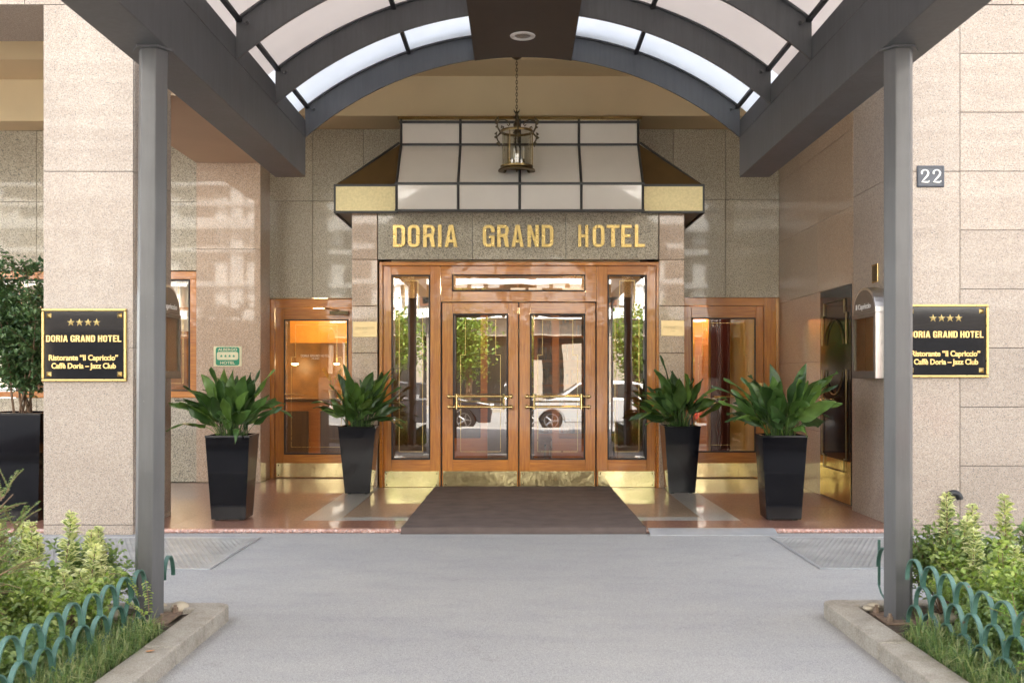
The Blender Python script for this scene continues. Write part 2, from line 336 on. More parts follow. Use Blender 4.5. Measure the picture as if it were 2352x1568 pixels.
# ------------------------------------------------------------ lettering
def arc(cx, cy, rx, ry, a0, a1, n=6): return [(cx+rx*math.cos(R(a0+(a1-a0)*i/n)), cy+ry*math.sin(R(a0+(a1-a0)*i/n))) for i in range(n+1)]
def glyph(ch, w=.56, s=.17):
    t = s*.82; r = w*.42; q = max(.02, r-s); q2 = max(.02, r-t)
    if ch == 'I': return s, [[[(0, 0), (s, 0), (s, 1), (0, 1)]]]
    if ch == 'L': w *= .88; return w, [[[(0, 0), (w, 0), (w, t), (s, t), (s, 1), (0, 1)]]]
    if ch == 'T': return w, [[[(0, 1), (0, 1-t), (w/2-s/2, 1-t), (w/2-s/2, 0), (w/2+s/2, 0), (w/2+s/2, 1-t), (w, 1-t), (w, 1)]]]
    if ch == 'E': w *= .88; return w, [[[(0, 0), (w, 0), (w, t), (s, t), (s, .44), (w*.92, .44), (w*.92, .44+t), (s, .44+t), (s, 1-t), (w, 1-t), (w, 1), (0, 1)]]]
    if ch == 'H': return w, [[[(0, 0), (s, 0), (s, .44), (w-s, .44), (w-s, 0), (w, 0), (w, 1), (w-s, 1), (w-s, .44+t), (s, .44+t), (s, 1), (0, 1)]]]
    if ch == 'N': return w, [[[(0, 0), (s, 0), (s, .62), (w-s, 0), (w, 0), (w, 1), (w-s, 1), (w-s, .38), (s, 1), (0, 1)]]]
    if ch == 'D': return w, [[[(0, 0)]+arc(w-r, r, r, r, -90, 0)+arc(w-r, 1-r, r, r, 0, 90)+[(0, 1)], [(s, t)]+arc(w-r, r, q, q2, -90, 0)+arc(w-r, 1-r, q, q2, 0, 90)+[(s, 1-t)]]]
    if ch == 'O': return w, [[arc(r, r, r, r, 180, 270)+arc(w-r, r, r, r, 270, 360)+arc(w-r, 1-r, r, r, 0, 90)+arc(r, 1-r, r, r, 90, 180),
                              arc(r, r, q, q2, 180, 270)+arc(w-r, r, q, q2, 270, 360)+arc(w-r, 1-r, q, q2, 0, 90)+arc(r, 1-r, q, q2, 90, 180)]]
    if ch == 'R':
        o = [(0, 0), (s, 0), (s, .44), (w*.52, .44), (w-s, 0), (w, 0), (w*.86, .49)]+arc(w-r, 1-r, r, r, 0, 90)+[(0, 1)]
        return w, [[o, [(s, .44+t)]+[(w-s-.01, .48+t)]+arc(w-r, 1-r, q, q2, 0, 90)+[(s, 1-t)]]]
    if ch == 'A': return w*1.08, [[[(0, 0), (s, 0), (s*1.2, .2), (w*1.08-s*1.2, .2), (w*1.08-s, 0), (w*1.08, 0), (w*.54+s*.62, 1), (w*.54-s*.62, 1)], [(s*1.42, .34), (w*1.08-s*1.42, .34), (w*.54, .84)]]]
    if ch == 'G':
        o = arc(w-r, 1-r, r, r, 0, 90)+arc(r, 1-r, r, r, 90, 180)+arc(r, r, r, r, 180, 270)+[(w-s, 0)] + [(w-s+.02, .07), (w-.03, 0), (w, 0), (w, .52), (w*.52, .52), (w*.52, .40), (w-s, .40)]
        o += [(w-s, r)]+arc(w-r, r, q, q2, 0, -90)+arc(r, r, q, q2, 270, 180)+arc(r, 1-r, q, q2, 180, 90)+arc(w-r, 1-r, q, q2, 90, 0)+[(w-s, .66), (w, .66)]
        return w, [[o]]
    return w*.55, []
def loops_mesh(loops, depth, bev=0):
    cu = bpy.data.curves.new('c', 'CURVE'); cu.dimensions = '2D'; cu.fill_mode = 'BOTH'; cu.extrude = depth/2; cu.bevel_depth = bev
    for lp in loops:
        sp = cu.splines.new('POLY'); sp.points.add(len(lp)-1); sp.use_cyclic_u = True
        for i, p in enumerate(lp): sp.points[i].co = (p[0], p[1], 0, 1)
    return curve_mb(cu)
def curve_mb(cu):
    o = bpy.data.objects.new('t', cu); C.objects.link(o)
    dg = bpy.context.evaluated_depsgraph_get(); me = bpy.data.meshes.new_from_object(o.evaluated_get(dg))
    mb = MB(); mb.add([tuple(v.co) for v in me.vertices], [tuple(p.vertices) for p in me.polygons])
    bpy.data.objects.remove(o); bpy.data.curves.remove(cu); bpy.data.meshes.remove(me); return mb
def text_mb(s, size=1, depth=.004, offset=0, space=1.0):
    cu = bpy.data.curves.new('t', 'FONT'); cu.body = s; cu.size = size; cu.extrude = depth/2; cu.offset = offset; cu.space_character = space
    cu.resolution_u = 3; return curve_mb(cu)
def ext(mb):
    xs = [v[0] for v in mb.v]; ys = [v[1] for v in mb.v]; return min(xs), max(xs), min(ys), max(ys)
def fitted(mb, x0, x1, z0, z1, y, facing='front', keep=False):
    a, b, c, d = ext(mb); out = MB(); kx = (x1-x0)/(b-a); kz = (z1-z0)/(d-c)
    for v in mb.v:
        u = x0+(v[0]-a)*kx; zz = z0+(v[1]-c)*kz
        out.v.append((u, y-v[2], zz) if facing == 'front' else (y-v[2], -u, zz))
    out.f = mb.f; out.m = mb.m; return out
def word_mb(s, h, depth, w=.56, gap=.13, stroke=.17):
    out = MB(); x = 0; 
    for ch in s:
        if ch == ' ': x += .30; continue
        gw, pcs = glyph(ch, w, stroke)
        for loops in pcs: out.join(loops_mesh([[(px*h, py*h) for px, py in lp] for lp in loops], depth), (x*h, 0, 0))
        x += gw+gap
    return out
def star_pts(cx, cy, r, k=.42): return [(cx+(r if i % 2 == 0 else r*k)*math.sin(PI*i/5), cy+(r if i % 2 == 0 else r*k)*math.cos(PI*i/5)) for i in range(10)]
def star_mb(cx, cz, r, y, d):
    b = MB(); p = star_pts(cx, cz, r)
    vs = [(x, y, z) for x, z in p]+[(cx, y-d, cz)]; b.add(vs, [(i, (i+1) % 10, 10) for i in range(10)]); return b

# ------------------------------------------------------------ ground
GZ = -.04
g = MB(); g.box(-60, 60, -3.2, 9.46, GZ-.3, GZ); struct('pavement', g, M['asphalt'])
g = MB(); g.quad((-150, -150, GZ-.16), (150, -150, GZ-.16), (150, 150, GZ-.16), (-150, 150, GZ-.16)); struct('ground', g, plain('street_asphalt', (.24, .24, .24), .85, var=.15, vs=1, bmp=.3, bs=60))
g = MB(); g.box(-60, 60, -3.4, -3.2, GZ-.3, GZ+.004); g.box(-60, 60, -19.2, -19, GZ-.3, GZ+.004); struct('kerb', g, M['kerb'], bevel=.01)
g = MB(); g.box(-60, 60, -24, -19.2, GZ-.3, GZ); struct('pavement', g, plain('far_pavement', (.30, .29, .28), .85))
g = MB()
for x in range(-40, 40, 4): g.box(x, x+2, -11.6, -11.45, GZ-.15, GZ-.152)
struct('road_marking', g, M['white'])
# lobby floor: one step up, red granite with grey band and tan field
g = MB()
def slabs(mb, x0, x1, y0, y1, nx, ny, z=0.0, gap=.003):
    dx = (x1-x0)/nx; dy = (y1-y0)/ny
    for i in range(nx):
        for j in range(ny): mb.box(x0+i*dx+gap/2, x0+(i+1)*dx-gap/2, y0+j*dy+gap/2, y0+(j+1)*dy-gap/2, z-.03, z)
slabs(g, -12, -4.4, 9.47, 13.5, 8, 4); slabs(g, -4.4, -2.1, 9.47, 13.5, 2, 3); slabs(g, 2.17, 3.62, 9.47, 14.05, 1, 3); slabs(g, -2.1, 2.17, 9.47, 9.98, 4, 1)
slabs(g, -3.4, -2.1, 13.5, 14.05, 1, 1)
struct('lobby_floor', g, M['floor_red'])
g = MB(); g.box(-2.1, -1.75, 9.98, 14.0, -.03, 0); g.box(1.82, 2.17, 9.98, 14.0, -.03, 0); g.box(-1.747, 1.817, 9.98, 10.22, -.03, 0)
struct('floor_border', g, M['floor_grey'])
g = MB(); slabs(g, -1.747, 1.817, 10.223, 12.98, 3, 2); struct('floor_inlay', g, M['floor_tan'])
g = MB(); g.box(-12, 3.62, 9.44, 14.05, -.2, -.031); struct('floor_base', g, M['joint'])
g = MB(); pr = [(9.467, -.2), (9.467, -.002)]+[(9.44-.02*math.sin(R(a)) , -.022+.02*math.cos(R(a))) for a in range(0, 181, 20)]+[(9.44, -.2)]
for x0, x1 in ((-12, -9.3), (-9.3, -6.6), (-6.6, -4.335), (-3.505, -1.3), (-1.3, .9), (.9, 3.495)): g.prism(pr, 'x', x0+.002, x1-.002)
struct('step_nosing', g, M['nosing'], smooth=True, recalc=True)

# ------------------------------------------------------------ the hotel
H = thing('hotel_building', 'granite clad hotel front with mahogany entrance doors under a deep porch', 'building', (0, 9.36, 0))
def clad(mb, plane, pos, us, zs, sign, th=.03, gap=.004):
    # plane 'y': panels facing -y at y=pos, us are x joints; plane 'x': facing sign*x at x=pos, us are y joints
    for u0, u1 in zip(us[:-1], us[1:]):
        for z0, z1 in zip(zs[:-1], zs[1:]):
            a, b, c, d = u0+gap/2, u1-gap/2, z0+gap/2, z1-gap/2
            if plane == 'y': mb.box(a, b, pos, pos+th, c, d)
            elif sign < 0: mb.box(pos, pos+th, a, b, c, d)
            else: mb.box(pos-th, pos, a, b, c, d)
PXL, PXR, FY = -4.33, 3.50, 9.33
# left pillar
p = MB(); zp = [-.04, .05, 1.66, 3.27, 4.79]
clad(p, 'y', FY, [PXL, -3.51], zp, -1); clad(p, 'x', -3.51, [FY+.033, 10.35], zp, 1); clad(p, 'x', PXL, [FY+.033, 10.35], zp, -1)
p.box(PXL+.035, -3.545, FY+.033, 10.34, -.04, 4.785)
obj('pillar', p, M['pink'], H, bevel=.004, label='free standing pink granite pillar with the black plaque')
# right pillar / facade
p = MB(); zr = [.05+.537*i for i in range(-1, 9)]+[4.786]
clad(p, 'y', FY, [PXR, 4.03], [-.3, .05, 1.66, 3.27, 4.786], -1); clad(p, 'y', FY, [4.03, 5.3, 6.6, 7.9, 9.2, 10.5, 12, 14], zr, -1)
clad(p, 'x', PXR, [FY+.033, 10.69], [0, 1.66, 3.27, 4.785], -1); obj('facade_wall', p, M['pink'], H, bevel=.004)
p = MB(); p.box(PXR+.034, 14, FY+.034, 10.685, -.3, 5.9); obj('wall_core', p, M['joint'], H)
p = MB(); p.box(3.634, 14, 10.69, 14.8, -.3, 5.9); obj('wall_core', p, M['joint'], H)
# facade above, carries the shade of the whole building
p = MB(); zs = [4.79, 5.6]+[5.6+.9*i for i in range(1, 9)]; xs = [-24+1.5*i for i in range(33)]
for z0, z1 in zip(zs[:-1], zs[1:]):
    for x0, x1 in zip(xs[:-1], xs[1:]):
        k = int((z0-5.6)/.9) % 4; q = int((x0+24)/1.5) % 2
        if z0 > 5.7 and k in (1, 2) and q == 0: continue
        p.box(x0+.003, x1-.003, FY, FY+.03, z0+.003, z1-.003)
p.box(-24, 24, FY+.031, 10.35, 4.79, 5.6)
obj('upper_facade', p, M['pink'], H)
p = MB(); p.box(-24, 24, FY+.2, 24, 5.9, 12.9); obj('upper_core', p, M['joint'], H)
for k in range(2):
    for i in range(0, 32, 4):
        x0 = -24+1.5*i; z0 = 5.6+.9*(1+4*k)
        f = MB(); f.box(x0+.02, x0+1.48, FY+.1, FY+.16, z0+.02, z0+1.78); wn = obj('window', f, M['woodd'], H)
        f = MB(); f.box(x0+.1, x0+1.40, FY+.08, FY+.095, z0+.1, z0+1.7); obj('pane', f, M['glass_car'], wn)
# right side wall inside porch
p = MB(); clad(p, 'x', 3.6, [10.69, 12.3, 14.13], [0, .75, 1.58, 2.41, 3.24, 4.07, 4.9, 5.6], -1); obj('side_wall', p, M['pinkpol'], H)
p = MB(); p.box(PXR, PXR+.032, 10.692, 10.72, 0, 4.8); obj('corner_trim', p, M['pinkpol'], H)
# back wall (grey-green granite) above the side doors
BY = 14.10
p = MB(); zt = 4.81
for x0, x1 in ((-3.535, -2.83), (-2.83, -2.13), (-2.13, -1.43)): clad(p, 'y', BY, [x0, x1], [2.48, 3.82, zt], -1)
for x0, x1 in ((1.43, 2.14), (2.14, 2.86), (2.86, 3.6)): clad(p, 'y', BY, [x0, x1], [2.49, 3.84, zt], -1)
clad(p, 'y', BY, [-1.43, 0, 1.43], [3.4, 4.81], -1)
obj('back_wall', p, M['green'], H, bevel=.003)
p = MB(); p.box(-3.53, 3.6, BY+.034, BY+.4, 2.5, 5.6); p.box(-3.53, -3.44, BY-.0, BY+.4, 0, 2.5); obj('wall_core', p, M['joint'], H)
# left bay wall
LY = 13.6
p = MB()
clad(p, 'y', LY, [-12, -10.6, -9.2, -7.8, -6.4, -5.3, -4.275], [2.81, 3.72, 4.67], -1); obj('bay_wall', p, M['green'], H, bevel=.003); p = MB()
clad(p, 'y', LY, [-12, -10.6, -9.2, -7.8, -6.4, -5.3, -4.275], [0, 1.12], -1)
obj('bay_wall', p, M['green'], H, bevel=.003)
p = MB(); p.box(-12, -4.28, LY+.034, LY+.4, 2.82, 5.6); p.box(-12, -4.28, LY+.034, LY+.4, 0, 1.1); obj('wall_core', p, M['joint'], H)
p = MB(); clad(p, 'y', LY-.03, [-4.27, -3.415], [0, 1.41, 3.09, 4.24], -1, th=.05); p.box(-4.262, -3.42, LY+.021, BY+.0, 0, 4.235)
obj('pilaster', p, M['pinkpol'], H, bevel=.003, label='pink granite pilaster behind the left planter')
# plaster: downstand beam and ceiling steps
p = MB(); p.box(-4.28, -3.42, 10.352, LY+.1, 4.242, 5.6); obj('ceiling_beam', p, M['plaster2'], H)
p = MB(); p.box(-3.42, 3.6, 13.39, 14.5, 4.812, 5.56); p.box(-3.42, 3.6, 12.69, 13.388, 5.33, 5.56)
p.box(-12, -4.28, 13.1, 13.9, 4.672, 5.56); p.box(-12, -4.28, 12.27, 13.098, 5.2, 5.56)
obj('stepped_ceiling', p, M['plaster'], H)
p = MB(); p.box(-24, 24, 10.352, 15, 5.56, 5.88); obj('ceiling', p, M['plaster'], H)
# projecting entrance block
EY = 12.88
def pil(x0, x1):
    p = MB(); clad(p, 'y', EY, [x0, x1], [0, 1.70, 2.29, 2.875, 3.47], -1, th=.1)
    p.box(x0+.004, x1-.004, EY+.101, BY+.02, 0, 3.46); return p
obj('entrance_pilaster', pil(-2.095, -1.77), M['pinkpol'], H, bevel=.006)
obj('entrance_pilaster', pil(1.775, 2.095), M['pinkpol'], H, bevel=.006)
p = MB(); clad(p, 'y', EY+.005, [-1.765, -.577, .602, 1.77], [2.875, 3.47], -1, th=.1); obj('name_lintel', p, M['green'], H, bevel=.004)
p = MB(); p.box(-1.76, 1.765, EY+.11, BY, 2.9, 3.46); obj('lintel_core', p, M['joint'], H)
# x/z of door plane helper
DY = 13.0
def dx(px): return (px-1190)*DY/2350
def dz(py): return 1.4+(865-py)*DY/2350
def frame_mb(mbv, mbh, x0, x1, z0, z1, gx0, gx1, gz0, gz1, y0, y1):
    mbv.box(x0, gx0, y0, y1, z0, z1); mbv.box(gx1, x1, y0, y1, z0, z1)
    mbh.append((gx0+.0005, gx1-.0005, y0+.0015, y1, z0, gz0)); mbh.append((gx0+.0005, gx1-.0005, y0+.0015, y1, gz1, z1))
def rails(h, o, bv=.003):
    for q in h: b = MB(); b.box(*q); obj('rail', b, M['woodh'], o, bevel=bv)
def bead(gx0, gx1, gz0, gz1, y, t=.018, mat='black', parent=None, pr=.012, nm='glazing_bead'):
    b = MB(); y0 = y-pr; y1 = y+.01
    b.box(gx0, gx0+t, y0, y1, gz0, gz1); b.box(gx1-t, gx1, y0, y1, gz0, gz1)
    b.box(gx0+t, gx1-t, y0, y1, gz0, gz0+t); b.box(gx0+t, gx1-t, y0, y1, gz1-t, gz1)
    return obj(nm, b, M[mat], parent, bevel=.003)
def pane(gx0, gx1, gz0, gz1, y, parent, mat='glass', bev=.035, lines=True, steps=True, flip=1):
    b = MB(); x0, x1, z0, z1 = gx0+.012, gx1-.012, gz0+.012, gz1-.012; i = bev; d = .0022
    o = [(x0, y, z0), (x1, y, z0), (x1, y, z1), (x0, y, z1)]; n = [(x0+i, y-d, z0+i), (x1-i, y-d, z0+i), (x1-i, y-d, z1-i), (x0+i, y-d, z1-i)]
    b.add(n, [(0, 1, 2, 3)])
    for k in range(4): b.add([o[k], o[(k+1) % 4], n[(k+1) % 4], n[k]], [(0, 1, 2, 3)])
    g = obj('pane', b, M[mat], parent)
    if lines:
        t = .0022; l = MB(); a, c, e, h = x0+.085, x1-.085, z0+.09, z1-.06
        def ln(p, q):
            l.box(min(p[0], q[0])-t, max(p[0], q[0])+t, y-.006, y-.0035, min(p[1], q[1])-t, max(p[1], q[1])+t)
        s1 = .09 if steps else 0
        if steps:
            pts = [(a, e), (c, e), (c, h-.45), (c-s1*flip*0-.06, h-.45), (c-.06, h), (a+.06, h), (a+.06, h-.45), (a, h-.45), (a, e)]
        else: pts = [(a, e), (c, e), (c, h), (a, h), (a, e)]
        for p, q in zip(pts[:-1], pts[1:]): ln(p, q)
        obj('gilt_line', l, M['brassflat'], parent)
    return g
def kick(x0, x1, z0, z1, y, parent):
    b = MB(); b.box(x0, x1, y-.004, y, z0, z1); k = obj('kick_plate', b, M['kick'], parent, bevel=.001)
    s = MB()
    for x in (x0+.03, x1-.03):
        for z in (z0+.03, z1-.03): s.lathe([(.009, 0), (.009, -.002), (.004, -.004)], (x, y-.004, z), 8, axis='y')
    obj('screw', s, M['lamp_gold'], parent, smooth=True)
    return k
# outer frame of the entrance
fr = MB(); fr.box(dx(873), dx(880.5), EY+.04, DY+.1, 0, dz(603)); fr.box(dx(1506), dx(1514), EY+.04, DY+.1, 0, dz(603))
fr.box(dx(880.5), dx(1506), EY+.042, DY+.1, dz(611), dz(603)); fo = obj('entrance_frame', fr, M['woodh'], H, bevel=.004)
fr = MB(); fr.box(dx(880.5), dx(1506), EY+.06, DY+.08, dz(607), dz(611)-.002)
# sidelights
def sidelight(x0, x1, gx0, gx1, gz0=None):
    v = MB(); h = []; z1 = dz(611)
    frame_mb(v, h, x0, x1, .0, z1, gx0, gx1, dz(1055), dz(631.5), DY-.03, DY+.05)
    o = obj('sidelight', v, M['woodv'], H, bevel=.004); rails(h, o)
    bead(gx0, gx1, dz(1055), dz(631.5), DY-.025, parent=o); pane(gx0, gx1, dz(1055), dz(631.5), DY, o)
    kick(x0+.015, x1-.015, .004, dz(1081), DY-.031, o)
sidelight(dx(881), dx(1012), dx(899.5), dx(988.5)); sidelight(dx(1370.5), dx(1505.5), dx(1395), dx(1485))
# transom
v = MB(); h = []; frame_mb(v, h, dx(1012.5), dx(1370), dz(693), dz(611), dx(1038.5), dx(1344), dz(669.5), dz(631), DY-.028, DY+.05)
o = obj('transom', v, M['woodh'], H, bevel=.004); rails(h, o)
bead(dx(1038.5), dx(1344), dz(669.5), dz(631), DY-.023, parent=o); pane(dx(1038.5), dx(1344), dz(669.5), dz(631), DY, o, lines=False)
# leaves
def leaf(x0, x1, gx0, gx1, hx0, hx1):
    v = MB(); h = []; frame_mb(v, h, x0, x1, .008, dz(695.5), gx0, gx1, dz(1055), dz(720.5), DY-.02, DY+.035)
    o = obj('door', v, M['woodv'], H, bevel=.005); rails(h, o)
    bead(gx0, gx1, dz(1055), dz(720.5), DY-.015, parent=o); pane(gx0, gx1, dz(1055), dz(720.5), DY+.005, o)
    kick(x0+.01, x1-.012, .012, dz(1081), DY-.021, o)
    b = MB(); yy = DY-.085
    for z in (dz(910), dz(934)):
        b.tube([(hx0, yy, z), (hx1, yy, z)], .0145, 10)
        for x in (hx0+.012, hx1-.012):
            b.tube([(x, yy, z), (x, DY-.02, z)], .009, 8); b.lathe([(.028, 0), (.028, -.006), (.016, -.012), (.012, -.02)], (x, DY-.021, z), 14, axis='y')
            b.lathe([(.0, -.016), (.011, -.013), (.016, 0), (.011, .013), (.0, .016)], (x, yy, z), 10, axis='y')
    for x in (hx0+.105, hx1-.105):
        b.tube([(x, yy-.004, dz(934)-.03), (x, yy-.004, dz(910)+.03)], .0145, 8)
    b.tube([(hx0+.105, yy, dz(922)), (hx1-.105, yy, dz(922))], .008, 8)
    obj('handle', b, M['brass'], o, smooth=True)
    b = MB(); yb = DY+.09
    for z in (dz(908)+.012, dz(934)+.012):
        b.tube([(gx0-.03, yb, z), (gx1+.03, yb, z)], .010, 8)
        for x in (gx0-.03, gx1+.03): b.tube([(x, yb, z), (x, DY+.035, z)], .009, 8)
    obj('handle', b, M['brass'], o, smooth=True)
leaf(dx(1016), dx(1190.2), dx(1040.5), dx(1167), dx(1030), dx(1176)); leaf(dx(1193), dx(1367), dx(1217.5), dx(1344), dx(1208), dx(1354))
b = MB(); b.box(dx(1012.6), dx(1015.5), DY+.03, DY+.06, 0, dz(693.5)); b.box(dx(1367.5), dx(1370), DY+.03, DY+.06, 0, dz(693.5)); b.box(dx(1190.3), dx(1192.9), DY+.02, DY+.03, 0, dz(695)); b.box(dx(1012), dx(1370), DY+.032, DY+.05, dz(695), dz(693.2)); obj('door_stop', b, M['black'], H)
# side doors in the back wall
def bx(px): return (px-1190)*BY/2350
def bz(py): return 1.4+(865-py)*BY/2350
def side_door(x0, x1, fx0, fx1, gx0, gx1, gz0, gz1, top, name='side_door', dark=False):
    y = BY+.06; v = MB(); h = []
    v.box(x0, fx0, y-.03, y+.1, 0, top); v.box(x0, fx0+.001, y+.101, y+.12, 0, top)
    vj = MB(); vj.box(fx1, x1, y-.03, y+.1, 0, top); h.append((fx0, fx1, y-.028, y+.1, top-.12, top))
    o = obj('door_frame', v, M['woodv'], H, bevel=.004); obj('jamb', vj, M['woodv'], o, bevel=.004); rails(h, o)
    v = MB(); h = []; frame_mb(v, h, fx0+.005, fx1-.005, .01, top-.125, gx0, gx1, gz0, gz1, y, y+.045)
    o = obj(name, v, M['woodv'], H, bevel=.004); rails(h, o)
    bead(gx0, gx1, gz0, gz1, y+.003, parent=o); pane(gx0, gx1, gz0, gz1, y+.02, o, mat='glass_side')
    kick(fx0+.02, fx1-.02, .015, bz(1064), y-.001, o)
    return o
ld = side_door(bx(601), -2.1, bx(629), -2.12+.02, bx(650), bx(798), bz(1044), bz(733), bz(687))
rd = side_door(2.1, bx(1784), 2.1+.02, bx(1757), bx(1590), bx(1738), bz(1039), bz(729), bz(682))
b = MB(); b.box(bx(758), bx(800), BY-.03, BY+.03, bz(722), bz(714)); b.tube([(bx(780), BY, bz(713)), (bx(742), BY-.02, bz(707)), (bx(741), BY+.03, bz(706))], .007, 6); obj('door_closer', b, M['iron'], ld)
b = MB(); b.tube([(bx(655), BY+.0, bz(905)), (bx(700), BY+.0, bz(905))], .009, 8); b.tube([(bx(655), BY+.0, bz(905)), (bx(655), BY+.06, bz(905))], .009, 8); obj('handle', b, M['brass'], ld, smooth=True)
b = MB(); b.tube([(bx(1640), BY-.01, bz(911)), (bx(1735), BY-.01, bz(911))], .009, 8); b.tube([(bx(1735), BY-.01, bz(911)), (bx(1735), BY+.06, bz(911))], .009, 8); b.box(bx(1740), bx(1752), BY+.03, BY+.062, bz(915), bz(880)); obj('handle', b, M['brass'], rd, smooth=True)
# bay window in the left wall
v = MB(); y = LY+.03
v.box(-12, -4.285, y, y+.1, 2.70, 2.80); v.box(-12, -4.285, y, y+.1, 1.125, 1.205); v.box(-4.37, -4.285, y+.002, y+.1, 1.206, 2.699)
for x in (-5.75, -7.1, -8.6, -10): v.box(x, x+.1, y+.002, y+.1, 1.206, 2.699)
wi = obj('window', v, M['woodh'], H, bevel=.004)
bead(-5.64, -4.375, 1.21, 2.695, y+.01, parent=wi); pane(-5.64, -4.375, 1.21, 2.695, y+.03, wi, mat='glass_side')
bead(-6.99, -5.76, 1.21, 2.695, y+.01, parent=wi); pane(-6.99, -5.76, 1.21, 2.695, y+.03, wi, mat='glass_side')
bead(-8.49, -7.11, 1.21, 2.695, y+.01, parent=wi); pane(-8.49, -7.11, 1.21, 2.695, y+.03, wi, mat='glass_side')
# dark ornamental door on the right side wall
X = 3.6
d = MB(); d.box(X-.02, X-.002, 11.0, 12.12, .01, 2.40); so_ = obj('ornamental_door', d, M['blackgloss'], H, bevel=.003)
b = MB()
def bar(p, q, r=.007): b.tube([(X-.035, p[0], p[1]), (X-.035, q[0], q[1])], r, 6)
ya, yb2 = 11.12, 12.0; ym = (ya+yb2)/2
def el(a0, a1, n=16): return [(X-.035, ym+.36*math.cos(R(a0+(a1-a0)*i/n)), 1.62+.42*math.sin(R(a0+(a1-a0)*i/n))) for i in range(n+1)]
b.tube(el(20, 160), .008, 6); b.tube(el(200, 340), .008, 6)
for yy in (ya, yb2):
    bar((yy, 1.76), (yy, 2.1)); bar((yy, 1.48), (yy, .5)); s_ = .07 if yy == ya else -.07
    bar((yy, 2.1), (yy+s_, 2.1)); bar((yy+s_, 2.1), (yy+s_, 2.25)); bar((yy, .5), (yy+s_, .5)); bar((yy+s_, .5), (yy+s_, .36))
bar((ya+.07, 2.25), (yb2-.07, 2.25)); bar((ya+.07, .36), (yb2-.07, .36))
obj('brass_moulding', b, M['lamp_gold'], so_, smooth=True)
b = MB(); b.box(X-.024, X-.0205, 11.01, 12.11, .02, .48); obj('kick_plate', b, M['brass'], so_)
b = MB(); b.tube([(X-.02, 11.95, 1.13), (X-.08, 11.95, 1.13), (X-.08, 11.83, 1.13)], .013, 8); b.lathe([(.03, 0), (.03, -.01), (.015, -.02)], (X-.02, 11.95, 1.13), 12, axis='x'); obj('handle', b, M['brass'], so_, smooth=True)

# ------------------------------------------------------------ interior seen through the glass
I = thing('hotel_interior', 'amber lit hotel lobby behind the glass doors', 'room', (0, 16, 0))
def room(x0, x1, y0, y1, z1, col, mat):
    b = MB(); b.box(x0, x1, y1, y1+.1, 0, z1); b.box(x0-.1, x0, y0, y1, 0, z1); b.box(x1, x1+.1, y0, y1, 0, z1); obj('wall', b, mat, I)
    b = MB(); b.box(x0-.1, x1+.1, y0, y1+.1, z1+.002, z1+.1); obj('ceiling', b, M['plaster'], I)
    b = MB(); b.box(x0-.1, x1+.1, y0, y1+.1, -.1, -.004); obj('floor', b, M['floor_tan'], I)
amber = plain('amber_wall', (.50, .25, .05), .5, var=.08)
ivory = plain('yellow_panelling', (.60, .45, .18), .4, var=.08)
room(-6.9, -1.85, 14.26, 17.6, 2.95, None, plain('dark_amber_panelling', (.17, .085, .022), .35, var=.3))
room(-1.7, 1.65, 14.12, 18.5, 2.95, None, M['woodd'])
room(1.85, 6.0, 14.26, 17.0, 2.95, None, ivory)
b = MB(); b.box(-1.70, -1.62, 13.1, 14.12, 0, 2.95); b.box(1.56, 1.65, 13.1, 14.12, 0, 2.95); obj('vestibule_wall', b, M['woodd'], I)
b = MB(); b.box(-1.62, 1.56, 13.1, 14.12, 2.85, 2.95); obj('vestibule_ceiling', b, M['plaster'], I)
b = MB(); b.box(-1.62, 1.56, 13.06, 14.12, -.1, -.004); obj('vestibule_floor', b, M['floor_tan'], I)
b = MB()
for x in (-1.3, -.55, .5, 1.2): b.box(x, x+.1, 15.0, 15.08, 0, 2.4)
b.box(-1.3, 1.3, 15.0, 15.08, 2.4, 2.55); b.box(-1.2, -.55, 15.0, 15.07, 0, .5); b.box(.6, 1.2, 15.0, 15.07, 0, .5); obj('inner_door', b, M['woodi'], I)
# curtains & lattice behind the bay window
t = thing('window_curtain', 'white pleated curtain hanging behind the bay window', 'curtain', (-6.2, 13.9, 1.2))
b = MB(); n = 260; vs = []
for i in range(n+1):
    x = -8.6+4.3*i/n; yy = 13.92+.018*math.sin(i*1.15)+.008*math.sin(i*.37)
    vs += [(x, yy, 2.02), (x, yy, 2.8)]
b.add(vs, [(2*i, 2*i+2, 2*i+3, 2*i+1) for i in range(n)]); obj('fabric', b, plain('white_cloth', (.8, .78, .72), .8, var=.04), t, smooth=2)
b = MB()
for x in [-8.4+.33*i for i in range(13)]: b.box(x, x+.035, 13.84, 13.87, 1.95, 2.75)
b.box(-8.6, -4.3, 13.842, 13.87, 2.3, 2.34); b.box(-8.6, -4.3, 13.842, 13.87, 1.92, 1.97); obj('lattice', b, M['woodi'], t)
# reception desk
t = thing('reception_desk', 'long amber wooden reception desk behind the left side door', 'desk', (-3.2, 15.8, 0))
b = MB(); b.box(-4.6, -1.9, 15.55, 16.3, 0, 1.02); obj('body', b, M['woodi'], t, bevel=.01)
b = MB(); b.box(-4.5, -1.95, 15.48, 16.4, 1.022, 1.07); obj('top', b, M['woodd'], t, bevel=.01)
b = MB()
for x in (-4.2, -3.6, -3.0, -2.4): b.box(x, x+.42, 15.52, 15.548, .15, .88)
obj('panel', b, M['woodd'], t, bevel=.008)
t = thing('lobby_screen', 'orange cloth screen hanging over the reception desk', 'screen', (-2.9, 16.6, 1.9)); b = MB(); b.box(-3.7, -2.0, 16.6, 16.63, 1.95, 2.5); obj('cloth', b, plain('orange_cloth', (.50, .22, .03), .7), t)
t = thing('orchid', 'yellow orchid in a pot on the reception desk', 'plant', (-2.85, 15.75, 1.07))
